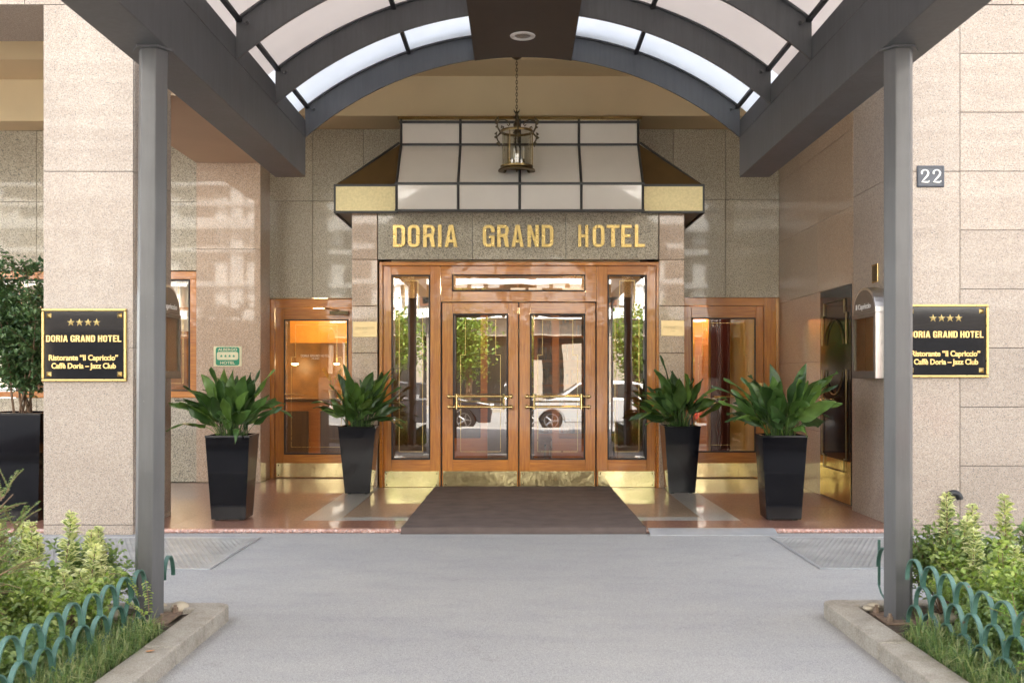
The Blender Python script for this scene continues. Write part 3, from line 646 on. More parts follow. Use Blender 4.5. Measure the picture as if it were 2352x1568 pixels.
b = MB(); b.lathe([(.05, 0), (.07, .12), (.065, .12)], (-2.85, 15.75, 1.072), 14); obj('pot', b, M['white'], t, smooth=True)
b = MB(); rnd = random.Random(3)
for s_ in (-1, 1): b.tube([(-2.85, 15.75, 1.19), (-2.85+.04*s_, 15.74, 1.4), (-2.85+.13*s_, 15.72, 1.52)], .005, 5)
obj('stem', b, M['mid'], t)
b = MB()
for i in range(22):
    s_ = rnd.choice((-1, 1)); q = rnd.random(); c = Vector((-2.85+s_*(.03+.11*q), 15.72+rnd.uniform(-.03, .03), 1.33+.2*q))
    for k in range(5):
        a = 2*PI*k/5+i; d1 = Vector((math.cos(a), 0, math.sin(a)))*.03; d2 = Vector((math.cos(a+.6), .2, math.sin(a+.6)))*.022; d3 = Vector((math.cos(a-.6), .2, math.sin(a-.6)))*.022
        b.add([c, c+d2, c+d1, c+d3], [(0, 1, 2, 3)])
obj('flowers', b, plain('yellow_petal', (.75, .5, .05), .6), t)
# bookcase
t = thing('shelf_unit', 'wooden shelf unit standing inside right of the double door', 'shelf', (1.05, 15.9, 0))
b = MB(); b.box(.25, .3, 15.9, 16.2, 0, 2.5); b.box(1.5, 1.55, 15.9, 16.2, 0, 2.5); b.box(.3, 1.5, 16.17, 16.2, 0, 2.5)
for i in range(7): b.box(.3, 1.5, 15.9, 16.169, .1+.38*i, .14+.38*i)
obj('carcass', b, M['woodi'], t)
b = MB()
for i in range(6):
    x = .33
    while x < 1.42:
        wd = rnd.uniform(.02, .06)
        if rnd.random() < .75: b.box(x, x+wd*.9, 15.98, 16.14, .142+.38*i, .142+.38*i+rnd.uniform(.15, .28))
        x += wd
o_ = obj('books', b, plain('book_spines', (.32, .22, .12), .6, var=.6, vs=9), t)
t = thing('red_curtain', 'dark red curtain hanging behind the right side door', 'curtain', (3.0, 16.2, 0))
b = MB(); vs = []
for i in range(61): vs += [(3.05+.3*i/60, 16.2+.03*math.sin(i*.9), .05), (3.05+.3*i/60, 16.2+.03*math.sin(i*.9+.2), 2.5)]
b.add(vs, [(2*i, 2*i+2, 2*i+3, 2*i+1) for i in range(60)]); obj('fabric', b, plain('dark_red_cloth', (.07, .01, .02), .7), t, smooth=2)
t = thing('wooden_column', 'yellow panelled column inside the right side door', 'column', (2.7, 15.4, 0))
b = MB(); b.box(2.55, 2.85, 15.3, 15.6, 0, 2.94); b.box(2.5, 2.9, 15.25, 15.65, 0, .2); obj('shaft', b, M['woodi'], t, bevel=.01)
def ceiling_lamp(x, y, z, r, watt, lab):
    t = thing('ceiling_lamp', lab, 'lamp', (x, y, z), 'lit ceiling lamps in the lobby')
    b = MB(); b.lathe([(.001, -.5*r), (r*.6, -.42*r), (r*.95, -.15*r), (r, 0), (r*.9, .08*r), (.001, .1*r)], (x, y, z), 20); obj('shade', b, M['warm_lamp'], t, smooth=True)
    b = MB(); b.tube([(x, y, z+.08*r), (x, y, 2.94)], .01, 6); obj('rod', b, M['brass'], t)
    l = bpy.data.lights.new('lamp_light', 'POINT'); l.energy = watt; l.color = (1, .70, .36); l.shadow_soft_size = .12
    lo = bpy.data.objects.new('lamp_light', l); C.objects.link(lo); lo.parent = t; lo.location = (0, 0, -r*.8)
ceiling_lamp(-3.1, 16.0, 2.45, .16, 6, 'lit lamp over the reception desk')
ceiling_lamp(-3.05, 17.2, 1.62, .05, 1.2, 'little lit lamp low behind the desk, right of the pair')
ceiling_lamp(-3.75, 17.2, 1.62, .06, 1.2, 'little lit lamp low behind the desk, left of the pair')
ceiling_lamp(-2.6, 17.0, 1.75, .1, 3, 'small lit lamp low behind the reception desk')
ceiling_lamp(-5.2, 15.6, 2.6, .16, 25, 'lit lamp behind the bay window curtain')
ceiling_lamp(-.95, 13.6, 2.68, .09, 6, 'lit lamp on the left of the vestibule ceiling')
ceiling_lamp(.75, 13.6, 2.68, .09, 6, 'lit lamp on the right of the vestibule ceiling')
ceiling_lamp(.1, 16.6, 2.5, .18, 14, 'lit lamp deep inside the middle of the lobby')
ceiling_lamp(2.9, 15.0, 2.62, .15, 6, 'lit lamp behind the right side door')

# ------------------------------------------------------------ hotel name letters
t = thing('hotel_name_sign', 'raised brass letters DORIA GRAND HOTEL on the granite lintel', 'sign', (0, EY, 3.0))
SY = EY-.004
def lx(z): return (784.3+.375*z-1190)*EY/2350
def lz(z): return 1.4+(865-.375*z)*EY/2350
for word in ([('D', 318, 392), ('O', 408, 481), ('R', 502, 575), ('I', 592, 614), ('A', 633, 711)],
             [('G', 866, 938), ('R', 954, 1026), ('A', 1042, 1116), ('N', 1139, 1209), ('D', 1226, 1298)],
             [('H', 1449, 1511), ('O', 1537, 1610), ('T', 1622, 1702), ('E', 1712, 1775), ('L', 1795, 1856)]):
    for ch, a, c in word:
        gw, pcs = glyph(ch, .55, .165)
        m_ = MB()
        for loops in pcs: m_.join(loops_mesh(loops, .03, 0))
        obj('letter', fitted(m_, lx(a), lx(c), lz(1515), lz(1380), SY-.018), M['brassflat'], t, bevel=.003)

# ------------------------------------------------------------ glass awning over the door
t = thing('glass_awning', 'milk glass awning with black bars and brass side wings above the hotel name', 'awning', (0, 13, 3.45))
XC0, XC1 = (911-1190)*12.55/2350, (1476.5-1190)*12.55/2350
rows = [((13.05, 4.665), (13.05, 4.354)), ((13.05, 4.354), (12.55, 3.766)), ((12.55, 3.766), (12.55, 3.435))]
for (ya_, za), (yb_, zb) in rows:
    for k in range(4):
        x0 = XC0+(XC1-XC0)*k/4; x1 = XC0+(XC1-XC0)*(k+1)/4
        b = MB(); b.quad((x0, yb_, zb), (x1, yb_, zb), (x1, ya_, za), (x0, ya_, za)); obj('pane', b, M['awning_glass'], t)
b = MB()
xs = [XC0+(XC1-XC0)*k/4 for k in range(5)]; r = .016
for x in xs:
    b.tube([(x, 13.035, 4.665), (x, 13.035, 4.354)], r, 4); b.tube([(x, 13.04, 4.36), (x, 12.54, 3.77)], r, 4); b.tube([(x, 12.54, 3.78), (x, 12.54, 3.42)], r, 4)
for yy, z in ((13.035, 4.64), (13.035, 4.354), (12.54, 3.766), (12.54, 3.435)): b.box(XC0-.02, XC1+.02, yy-.014, yy+.014, z-.014, z+.014)
XO0, XO1 = (769.5-1190)*12.8/2350, (1615.5-1190)*12.8/2350; WZ1, WZ0 = 3.775, 3.47
for s_, xo, xc in ((-1, XO0, XC0), (1, XO1, XC1)):
    b.tube([(xo, 12.8, WZ1), (xc+.02*s_, 13.0, 4.37)], .015, 4)
    b.box(min(xo, xc+.01*s_), max(xo, xc+.01*s_), 12.775, 12.8, WZ1, WZ1+.028); b.box(min(xo, xc+.01*s_), max(xo, xc+.01*s_), 12.775, 12.8, WZ0-.028, WZ0)
    b.box(xo-.012, xo+.012, 12.774, 12.8, WZ0-.029, WZ1+.029)
    b.box(xo-.012, xo+.012, 12.801, BY, WZ0-.028, WZ0); b.box(xo-.012, xo+.012, 12.801, BY, WZ1, WZ1+.028)
obj('frame', b, plain('black_awning_bar', (.03, .029, .028), .5), t)
b = MB()
for s_, xo, xc in ((-1, XO0, XC0), (1, XO1, XC1)):
    b = MB(); b.box(min(xo, xc)+.012, max(xo, xc)-.012, 12.785, 12.80, WZ0, WZ1); b.box(xo-.008, xo+.008, 12.80, BY, WZ0, WZ1)
    obj('brass_fascia', b, M['fascia'], t)
for s_, xo, xc in ((-1, XO0, XC0), (1, XO1, XC1)):
    b = MB(); b.add([(xo, 12.79, WZ1+.02), (xc, 12.79, WZ1+.02), (xc, 13.02, 4.36), (xc, BY, 4.36), (xo, BY, WZ1+.02)], [(0, 1, 2), (0, 2, 3, 4)])
    b.box(xc-.01, xc+.01, 13.06, BY, 3.8, 4.66)
    obj('wing_roof', b, M['awning_brown'], t)
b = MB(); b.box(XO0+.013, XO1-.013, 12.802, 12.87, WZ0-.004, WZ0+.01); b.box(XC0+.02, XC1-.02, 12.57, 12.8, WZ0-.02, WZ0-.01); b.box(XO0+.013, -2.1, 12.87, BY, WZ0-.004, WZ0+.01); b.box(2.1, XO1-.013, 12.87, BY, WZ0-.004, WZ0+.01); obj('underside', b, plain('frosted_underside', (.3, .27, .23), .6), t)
b = MB(); b.box(XC0-.04, XC1+.04, 12.98, BY, 4.667, 4.70); obj('brass_ridge', b, M['brass'], t)

# ------------------------------------------------------------ lantern
LX, LYY = -.017, 12.6
t = thing('hanging_lantern', 'ornate bronze lantern with clear cylinder glass hanging on a chain before the awning', 'lantern', (LX, LYY, 5.33))
def z_(py): return 1.4+(865-py)*LYY/2350
b = MB(); b.lathe([(.001, -.03), (.02, -.03), (.06, -.005), (.06, 0)], (LX, LYY, 5.33), 16)
obj('ceiling_rose', b, M['iron'], t, smooth=True)
b = MB(); zc = 5.31; k = 0
while zc > z_(258):
    L = .045; pts = []
    for i in range(12):
        a = 2*PI*i/12; u = .011*math.cos(a); vv = .026*math.sin(a)
        pts.append((LX+(u if k % 2 else 0), LYY+(0 if k % 2 else u), zc-.02+vv))
    b.tube(pts, .0038, 5, closed=True); zc -= .038; k += 1
obj('chain', b, M['iron'], t, smooth=True)
b = MB(); zt_, zb_ = z_(303), z_(384); rr = .192
b.lathe([(.012, z_(262)), (.028, z_(268)), (.018, z_(276)), (.03, z_(283)), (.045, z_(288)), (.02, z_(296)), (.03, z_(301)), (.05, z_(306)), (.012, z_(309))], (LX, LYY, 0), 12)
for i in range(8):
    a = i*PI/4; cx, cy = math.cos(a), math.sin(a)
    for zz, rr2, up in ((z_(262), .04, .055), (z_(274), .055, .04), (z_(280), .05, -.03), (z_(290), .03, .035)):
        b.add([(LX+cx*.01-cy*.014, LYY+cy*.01+cx*.014, zz), (LX+cx*.01+cy*.014, LYY+cy*.01-cx*.014, zz), (LX+cx*rr2, LYY+cy*rr2, zz+up*.6), (LX+cx*(rr2+.02), LYY+cy*(rr2+.02), zz+up)], [(0, 1, 2), (0, 2, 3), (1, 3, 2)])
for i in range(4):
    a = R(90*i+4); ca, sa = math.cos(a), math.sin(a)
    for (path) in ([(.20, z_(305)), (.235, z_(293)), (.24, z_(283)), (.215, z_(279-3)), (.15, z_(275)), (.1, z_(280)), (.085, z_(286)), (.1, z_(290)), (.115, z_(286))],
                   [(.20, z_(305)), (.17, z_(299)), (.165, z_(292)), (.185, z_(290)), (.19, z_(295))],
                   [(.2, z_(306)), (.245, z_(315)), (.235, z_(323)), (.205, z_(330)), (.22, z_(337))]):
        b.tube([(LX+q*ca, LYY+q*sa, zz) for q, zz in path], [.012-.006*i2/len(path) for i2 in range(len(path))], 5)
    for q, zz, s2 in ((.24, z_(288), 1), (.245, z_(281), 1), (.225, z_(277), 1), (.245, z_(312), 1), (.25, z_(320), 1), (.225, z_(334), 1), (.235, z_(296), 1)):
        for e in (-1, 1):
            b.add([(LX+q*ca, LYY+q*sa, zz), (LX+(q+.03)*ca-.014*e*sa, LYY+(q+.03)*sa+.014*e*ca, zz+.02), (LX+(q-.004)*ca-.024*e*sa, LYY+(q-.004)*sa+.024*e*ca, zz+.045)], [(0, 1, 2)])
obj('crown', b, M['iron'], t, smooth=True)
b = MB(); b.lathe([(rr-.01, zt_-.014), (rr+.008, zt_-.014), (rr+.012, zt_), (rr+.008, zt_+.014), (rr-.01, zt_+.014), (rr-.01, zt_-.014)], (LX, LYY, 0), 36)
b.lathe([(rr-.02, zb_-.012), (rr+.008, zb_-.012), (rr+.01, zb_+.012), (rr-.02, zb_+.014), (rr-.02, zb_-.012)], (LX, LYY, 0), 36)
b.lathe([(rr+.002, zb_-.012), (rr+.035, zb_-.035), (rr+.038, zb_-.05), (rr-.02, zb_-.058), (rr-.03, zb_-.045), (rr-.02, zb_-.012)], (LX, LYY, 0), 36)
for i in range(3):
    a = R(4+120*i); b.box(LX+rr*math.cos(a)-.007, LX+rr*math.cos(a)+.007, LYY+rr*math.sin(a)-.007, LYY+rr*math.sin(a)+.007, zb_, zt_)
for a in (R(80), R(200), R(-40)):
    b.tube([(LX+rr*math.cos(a), LYY+rr*math.sin(a), zb_-.02), (LX, LYY, zb_-.03)], .006, 5)
b.tube([(LX, LYY, zb_-.06), (LX, LYY, z_(345))], .008, 6)
obj('ring_frame', b, M['lamp_gold'], t, smooth=True)
b = MB(); n = 48; vs = []
for i in range(n):
    a = 2*PI*i/n; q = rr-.012+(.002 if i % 2 else -.002); vs += [(LX+q*math.cos(a), LYY+q*math.sin(a), zb_), (LX+q*math.cos(a), LYY+q*math.sin(a), zt_)]
b.add(vs, [(2*i, (2*i+2) % (2*n), (2*i+3) % (2*n), 2*i+1) for i in range(n)]); obj('glass_cylinder', b, M['glass_lamp'], t)
for i, (ax, ay, h0) in enumerate(((-.085, -.02, 0), (.085, .0, 0), (-.03, -.09, -.03), (.02, .09, .02))):
    b = MB(); b.lathe([(.001, 0), (.02, 0), (.014, .035), (.014, .06)], (LX+ax, LYY+ay, zb_+.04+h0), 10); c_ = obj('candle_holder', b, M['lamp_gold'], t, smooth=True)
    b = MB(); b.lathe([(.0125, 0), (.0125, .10), (.001, .10)], (LX+ax, LYY+ay, zb_+.10+h0), 10); obj('candle', b, M['candle'], c_, smooth=True)
    b = MB(); b.lathe([(.009, 0), (.015, .025), (.001, .06)], (LX+ax, LYY+ay, zb_+.20+h0), 10); obj('bulb', b, plain('clear_bulb', (.8, .8, .82), .15, var=.02), c_, smooth=True)
    b = MB(); b.tube([(LX, LYY, zb_+.02), (LX+ax*.6, LYY+ay*.6, zb_+.01+h0), (LX+ax, LYY+ay, zb_+.04+h0)], .006, 5); obj('arm', b, M['lamp_gold'], c_)

# ------------------------------------------------------------ entrance canopy
t = CAN = thing('entrance_canopy', 'dark grey steel barrel canopy with opal roof sheets on hexagonal posts', 'canopy', (0, 5.8, 0))
BX0, BX1, BX2, BX3 = -2.27, -1.986, 2.068, 2.351; YE = 9.56; YF = 1.0; ZB = 3.262; ZG = 3.635; ZT = 3.80
XM = (BX1+BX2)/2; RR = 3.09; ZCn = 4.387-RR
for x0, x1, inner in ((BX0, BX1, 1), (BX2, BX3, -1)):
    b = MB(); b.box(x0, x1, YF, YE, ZB, ZG-.005)
    xi0, xi1 = (x0+.02, x1-.003) if inner == 1 else (x0+.003, x1-.02)
    b.box(xi0, xi1, YF, YE, ZG, ZT); obj('beam', b, M['steel'], t, bevel=.006)
HW = (BX2-BX1)/2
ribs = [9.56-.012-1.165*i for i in range(8)]
def arcp(r, a0, a1, n=40): return [(XM+r*math.sin(a0+(a1-a0)*i/n), ZCn+r*math.cos(a0+(a1-a0)*i/n)) for i in range(n+1)]
for yr in ribs:
    b = MB(); r0, r1 = RR, RR+.205; n = 44
    lo = arcp(r0, -math.asin(HW/r0), math.asin(HW/r0), n); hi = arcp(r1, -math.asin(HW/r1), math.asin(HW/r1), n)
    for y0, y1 in ((yr-.012, yr+.012),):
        vs = [(x, y0, z) for x, z in lo]+[(x, y0, z) for x, z in hi]+[(x, y1, z) for x, z in lo]+[(x, y1, z) for x, z in hi]; m = n+1
        fs = []
        for i in range(n): fs += [(i, i+1, m+i+1, m+i), (2*m+i+1, 2*m+i, 3*m+i, 3*m+i+1), (i+1, i, 2*m+i, 2*m+i+1), (m+i, m+i+1, 3*m+i+1, 3*m+i)]
        fs += [(0, m, 3*m, 2*m), (n, 2*m+n, 3*m+n, m+n)]; b.add(vs, fs)
    r2, r3 = r1+.001, r1+.012; lo = arcp(r2, -math.asin(HW/r2), math.asin(HW/r2), n); hi = arcp(r3, -math.asin(HW/r3), math.asin(HW/r3), n)
    y0, y1 = yr-.045, yr+(.045 if yr < 9.5 else .03)
    vs = [(x, y0, z) for x, z in lo]+[(x, y0, z) for x, z in hi]+[(x, y1, z) for x, z in lo]+[(x, y1, z) for x, z in hi]
    fs = []
    for i in range(n): fs += [(i, i+1, m+i+1, m+i), (2*m+i+1, 2*m+i, 3*m+i, 3*m+i+1), (i+1, i, 2*m+i, 2*m+i+1), (m+i, m+i+1, 3*m+i+1, 3*m+i)]
    b.add(vs, fs)
    obj('rib', b, M['steel'], t, smooth=True)
# roof sheets between the ribs, one per bay and per field
PA = R(18.75)
for j in range(len(ribs)-1):
    for k in range(-3, 3):
        a0, a1 = k*PA, (k+1)*PA; b = MB()
        if k == -3: a0, a1 = -R(41.6), -2*PA
        if k == 2: a0, a1 = 2*PA, R(41.6)
        n = 8; vs = []
        y0, y1 = ribs[j+1]+.006, ribs[j]-.006
        for i in range(n+1):
            a = a0+(a1-a0)*i/n
            for r_ in (RR+.222, RR+.230): vs += [(XM+r_*math.sin(a), y0, ZCn+r_*math.cos(a)), (XM+r_*math.sin(a), y1, ZCn+r_*math.cos(a))]
        fs = []
        for i in range(n): q = 4*i; fs += [(q, q+1, q+5, q+4), (q+2, q+6, q+7, q+3)]
        b.add(vs, fs); obj('roof_sheet', b, M['panel_white' if j == 0 else 'panel_beige'], t, smooth=2)
for a in (-2*PA, -PA, 0, PA, 2*PA):
    r_ = RR+.2; x, z = XM+r_*math.sin(a), ZCn+r_*math.cos(a); b = MB()
    for j in range(len(ribs)-1):
        b.box(x-.018, x+.018, ribs[j+1]+.013, ribs[j]-.013, z-.012, z+.012)
    obj('purlin', b, M['black'], t)
for yr in ribs:
    for s_ in (-1, 1):
        a = s_*2*PA; b = MB(); b.lathe([(.013, -.03), (.013, .02), (.008, .026)], (XM+(RR+.15)*math.sin(a)*.985, yr-.05, ZCn+(RR+.17)*math.cos(a)), 8, axis='y')
        obj('bolt', b, M['steel_post'], t, smooth=True)
# curved soffit panel
xa, xb = -.406, .498; b = MB(); n = 10; lo = []; hi = []
for i in range(n+1):
    x = xa+(xb-xa)*i/n; zz = ZCn+math.sqrt(RR**2-(x-XM)**2)-.006; lo.append((x, zz)); hi.append((x, zz+.1))
b.prism(lo+hi[::-1], 'y', YF, YE-.002); sp = obj('soffit_panel', b, M['soffit'], t, recalc=True)
def sz(x): return ZCn+math.sqrt(RR**2-(x-XM)**2)-.006
for ys in (8.95, 6.2, 3.5):
    b = MB(); b.lathe([(.112, 0), (.108, -.01), (.085, -.014), (.07, -.004), (.07, .0)], (.04, ys, sz(.04)), 28); s1 = obj('spotlight', b, M['white'], sp, smooth=True)
    b = MB(); b.lathe([(.069, -.003), (.045, -.008), (.001, -.009)], (.04, ys, sz(.04)), 20); obj('lens', b, plain('spot_lens', (.25, .25, .26), .3, metal=.6, vs=60, var=.5), sp, smooth=True)
b = MB()
for x in (xa+.015, xb-.015):
    for k in range(28): b.lathe([(.007, 0), (.004, -.004)], (x, YE-.05-.3*k, sz(x)), 6)
obj('rivet', b, M['iron'], sp)
# posts
def hexpost(cx, cy, z0, z1, tilt=0, label=None):
    b = MB(); s_ = .0835; pts = [(s_*math.cos(R(60*i)), s_*math.sin(R(60*i))) for i in range(6)]
    ch = []
    for i in range(6):
        p0 = Vector(pts[i-1]); p1 = Vector(pts[i]); p2 = Vector(pts[(i+1) % 6])
        ch += [p1+(p0-p1).normalized()*.007, p1+((p0+p2)/2-p1)*.03, p1+(p2-p1).normalized()*.007]
    n = len(ch); vs = [(cx+q[0]-tilt/2, cy+q[1], z0) for q in ch]+[(cx+q[0]+tilt/2, cy+q[1], z1) for q in ch]
    b.add(vs, [[i, (i+1) % n, n+(i+1) % n, n+i] for i in range(n)]+[list(range(n))[::-1], list(range(n, 2*n))])
    o = obj('post', b, M['steel_post'], CAN, smooth=False, label=label)
    b = MB(); b.box(cx-tilt/2-.12, cx-tilt/2+.15, cy-.15, cy+.13, z0-.014, z0); obj('base_plate', b, M['rust'], o, bevel=.003)
    for ddx in (-.09, .115):
        for ddy in (-.12, .10): b = MB(); b.lathe([(.018, 0), (.018, .03), (.010, .031), (.010, .045)], (cx-tilt/2+ddx, cy+ddy, z0), 6); obj('bolt', b, M['rust'], o)
    b = MB(); b.prism([(cx+tilt/2+.115*math.cos(R(60*i)), cy+.115*math.sin(R(60*i))) for i in range(6)], 'z', z1, z1+.012); obj('top_plate', b, M['steel'], o)
hexpost(-2.09, 5.83, .035, 3.249, .024, 'hexagonal grey post beside the left flower bed'); hexpost(2.166, 5.83, .035, 3.249, .0, 'hexagonal grey post beside the right flower bed')
hexpost(-2.12, 1.4, .035, 3.249); hexpost(2.2, 1.4, .035, 3.249)

# ------------------------------------------------------------ plaques and small signs
def plaque(x0, x1, z0, z1, lab):
    t = thing('wall_plaque', lab, 'sign', ((x0+x1)/2, FY, z0), 'black and gold hotel plaques'); y = FY; W = x1-x0; Hh = z1-z0
    b = MB(); b.box(x0+.02, x1-.02, y-.016, y, z0+.02, z1-.02); obj('plate', b, plain('black_glass_plate', (.007, .007, .010), .06, coat=0, var=.1), t)
    b = MB(); pr = [(y, 0), (y-.03, .004), (y-.032, .014), (y-.022, .028), (y, .028)]
    b.box(x0, x1, y-.03, y, z1-.024, z1); b.box(x0, x1, y-.03, y, z0, z0+.024); b.box(x0, x0+.024, y-.03, y, z0+.0245, z1-.0245); b.box(x1-.024, x1, y-.03, y, z0+.0245, z1-.0245)
    obj('frame', b, M['brassflat'], t, bevel=.008)
    for sx in (x0+.064, x1-.064):
        for sz_ in (z0+.068, z1-.062):
            b = MB(); s = .022; b.add([(sx-s, y-.016, sz_-s), (sx+s, y-.016, sz_-s), (sx+s, y-.016, sz_+s), (sx-s, y-.016, sz_+s), (sx, y-.045, sz_)], [(0, 1, 4), (1, 2, 4), (2, 3, 4), (3, 0, 4)])
            obj('stud', b, M['brassflat'], t)
    def X_(u): return x0+W*u
    def Z_(v): return z1-Hh*v
    for k in range(4): obj('star', star_mb(X_(.343+.101*k), Z_(.19), .037, y-.0165, .008), M['brassflat'], t)
    tm = M['goldtext']
    obj('lettering', fitted(word_mb('DORIA GRAND HOTEL', 1, .006, w=.60, gap=.12, stroke=.19), X_(.052), X_(.938), Z_(.455), Z_(.366), y-.0195), tm, t)
    obj('lettering', fitted(text_mb('Ristorante \u201cIl Capriccio\u201d', 1, .006, .022, .97), X_(.085), X_(.90), Z_(.735), Z_(.63), y-.0195), tm, t)
    obj('lettering', fitted(text_mb('Caff\u00e8 Doria \u2013 Jazz Club', 1, .006, .022, .97), X_(.115), X_(.875), Z_(.845), Z_(.745), y-.0195), tm, t)
k_ = FY/2350
plaque((98-1190)*k_, (292.5-1190)*k_, 1.4+(865-876)*k_, 1.4+(865-709)*k_, 'black glass plaque with gold frame on the left pillar')
plaque((2075-1190)*k_, (2268.5-1190)*k_, 1.4+(865-867)*k_, 1.4+(865-699)*k_, 'black glass plaque with gold frame on the right wall behind the post')
# house number
x0, x1, z0, z1 = (2105-1190)*k_, (2168-1190)*k_, 1.4+(865-430.5)*k_, 1.4+(865-381)*k_
t = thing('house_number', 'blue grey enamel house number 22 on the right wall', 'sign', ((x0+x1)/2, FY, z0))
b = MB(); b.box(x0, x1, FY-.014, FY, z0, z1); obj('plate', b, M['enamel'], t, bevel=.006)
b = MB(); y = FY
b.box(x0+.008, x1-.008, y-.02, y-.0145, z1-.016, z1-.008); b.box(x0+.008, x1-.008, y-.02, y-.0145, z0+.008, z0+.016); b.box(x0+.008, x0+.016, y-.02, y-.0145, z0+.017, z1-.017); b.box(x1-.016, x1-.008, y-.02, y-.0145, z0+.017, z1-.017)
obj('rim', b, M['enamel'], t, bevel=.002)
def two():
    pts = [(.05, .70), (.08, .83), (.2, .95), (.36, .97), (.5, .9), (.56, .76), (.52, .6), (.38, .42), (.2, .24), (.08, .1), (.3, .085), (.5, .075), (.6, .12), (.64, .2)]
    b = MB(); b.tube([(x, 0, z) for x, z in pts], [.05, .075, .05, .04, .06, .085, .085, .07, .05, .06, .07, .07, .05, .03], 8); b.lathe([(.001, -.03), (.08, 0), (.001, .03)], (.09, 0, .72), 12, axis='y'); return b
for xx in ((2113-1190)*k_, (2140-1190)*k_):
    tb = two(); o_ = MB()
    for v in tb.v: o_.v.append((xx+v[0]*.125, y-.017+v[1]*.08, z0+.035+v[2]*.125))
    o_.f = tb.f; o_.m = tb.m; obj('numeral', o_, M['white'], t, smooth=True)
# green and cream hotel rating plate on the left pilaster
def at(px, Y): return (px-1190)*Y/2350
def zt2(py, Y): return 1.4+(865-py)*Y/2350
Yp = LY-.03; x0, x1, z0, z1 = at(491, Yp), at(555.5, Yp), zt2(841, Yp), zt2(795, Yp)
t = thing('rating_plate', 'small green and cream ALBERGO HOTEL plate on the pink pilaster', 'sign', ((x0+x1)/2, Yp, z0))
b = MB(); b.box(x0, x1, Yp-.008, Yp, z0, z1); obj('plate', b, M['cream_sign'], t, bevel=.002)
def rr_(x0, x1, z0, z1, r): return arc(x1-r, z0+r, r, r, -90, 0, 4)+arc(x1-r, z1-r, r, r, 0, 90, 4)+arc(x0+r, z1-r, r, r, 90, 180, 4)+arc(x0+r, z0+r, r, r, 180, 270, 4)
W = x1-x0; Hh = z1-z0
b = MB(); b.prism(rr_(x0+.03, x1-.03, z0+.012, z1-.012, .03), 'y', Yp-.011, Yp-.0085); obj('green_field', b, M['signgreen'], t, recalc=True)
b = MB(); b.prism(rr_(x0+.045, x1-.045, z0+.085, z1-.075, .025), 'y', Yp-.0135, Yp-.0115); obj('cream_field', b, M['cream_sign'], t, recalc=True)
b = MB()
for k in range(4): b.join(star_mb(x0+W*(.28+.147*k), z0+Hh*.51, .022, Yp-.0137, .002))
obj('star', b, M['signgreen'], t)
obj('lettering', fitted(text_mb('ALBERGO', 1, .003, .02), x0+W*.16, x0+W*.84, z1-.062, z1-.025, Yp-.0128), M['cream_sign'], t)
obj('lettering', fitted(text_mb('HOTEL', 1, .003, .02), x0+W*.24, x0+W*.76, z0+.028, z0+.066, Yp-.0128), M['cream_sign'], t)
# small brass plates on the entrance pilasters
for px0, px1, py0, py1, lab in ((811, 866.5, 738.5, 774, 'small satin brass nameplate on the pilaster left of the entrance doors'), (1518.5, 1571.5, 736, 771.5, 'small satin brass nameplate on the pilaster right of the entrance doors')):
    x0, x1, z0, z1 = at(px0, EY), at(px1, EY), zt2(py1, EY), zt2(py0, EY)
    t = thing('brass_nameplate', lab, 'sign', ((x0+x1)/2, EY, z0), 'brass nameplates beside the doors'); b = MB(); b.box(x0, x1, EY-.01, EY-.001, z0, z1); obj('plate', b, M['nameplate'], t, bevel=.002)
    W = x1-x0; Hh = z1-z0; gm = plain('engraved_line', (.42, .34, .18), .5)
    obj('lettering', fitted(word_mb('DORIA GRAND HOTEL', 1, .002, w=.6, gap=.2, stroke=.12), x0+W*.1, x0+W*.9, z0+Hh*.52, z0+Hh*.64, EY-.0115), gm, t)
    obj('lettering', fitted(text_mb('MILANO', 1, .002), x0+W*.4, x0+W*.6, z0+Hh*.42, z0+Hh*.48, EY-.0115), gm, t)
    b = MB(); b.box(x0+W*.1, x0+W*.37, EY-.012, EY-.0105, z0+Hh*.44, z0+Hh*.452); b.box(x0+W*.63, x0+W*.9, EY-.012, EY-.0105, z0+Hh*.44, z0+Hh*.452); obj('rule', b, gm, t)
    b = MB()
    for k in range(4): b.join(star_mb(x0+W*(.42+.053*k), z0+Hh*.33, .008, EY-.0105, .002))
    obj('star', b, gm, t)
# lettering on the left side door glass
yg = BY+.06+.012; gx = M['white']
obj('door_lettering', fitted(word_mb('DORIA GRAND HOTEL', 1, .002, w=.6, gap=.2, stroke=.12), at(691, yg), at(757, yg), zt2(819.5, yg), zt2(814, yg), yg), gx, ld)
obj('door_lettering', fitted(text_mb('MILANO', 1, .002), at(716, yg), at(733, yg), zt2(825, yg), zt2(821.5, yg), yg), gx, ld)
# brass box on pillar side, drain pipe
t = thing('brass_vent', 'narrow upright brass box on the pillar above the menu case', 'vent', (PXR, 10, 2.3))
b = MB(); b.box(PXR-.012, PXR, 9.93, 10.09, 2.32, 2.50); obj('frame', b, M['brass'], t, bevel=.003)
b = MB(); b.box(PXR-.0135, PXR-.0121, 9.945, 10.075, 2.335, 2.485); obj('slot', b, M['iron'], t)
t = thing('drain_pipe', 'short black hooked pipe standing against the right wall', 'pipe', (3.90, FY-.05, GZ))
xp = 3.895; yp = FY-.05; b = MB(); b.tube([(xp, yp, GZ)]+[(xp, yp, z) for z in (.1, .25)]+[(xp+.055-.055*math.cos(R(a)), yp, .29+.055*math.sin(R(a))) for a in range(0, 200, 20)], .032, 12); b.lathe([(.04, 0), (.04, .02)], (xp, yp, .22), 12); obj('pipe', b, M['black'], t, smooth=True)

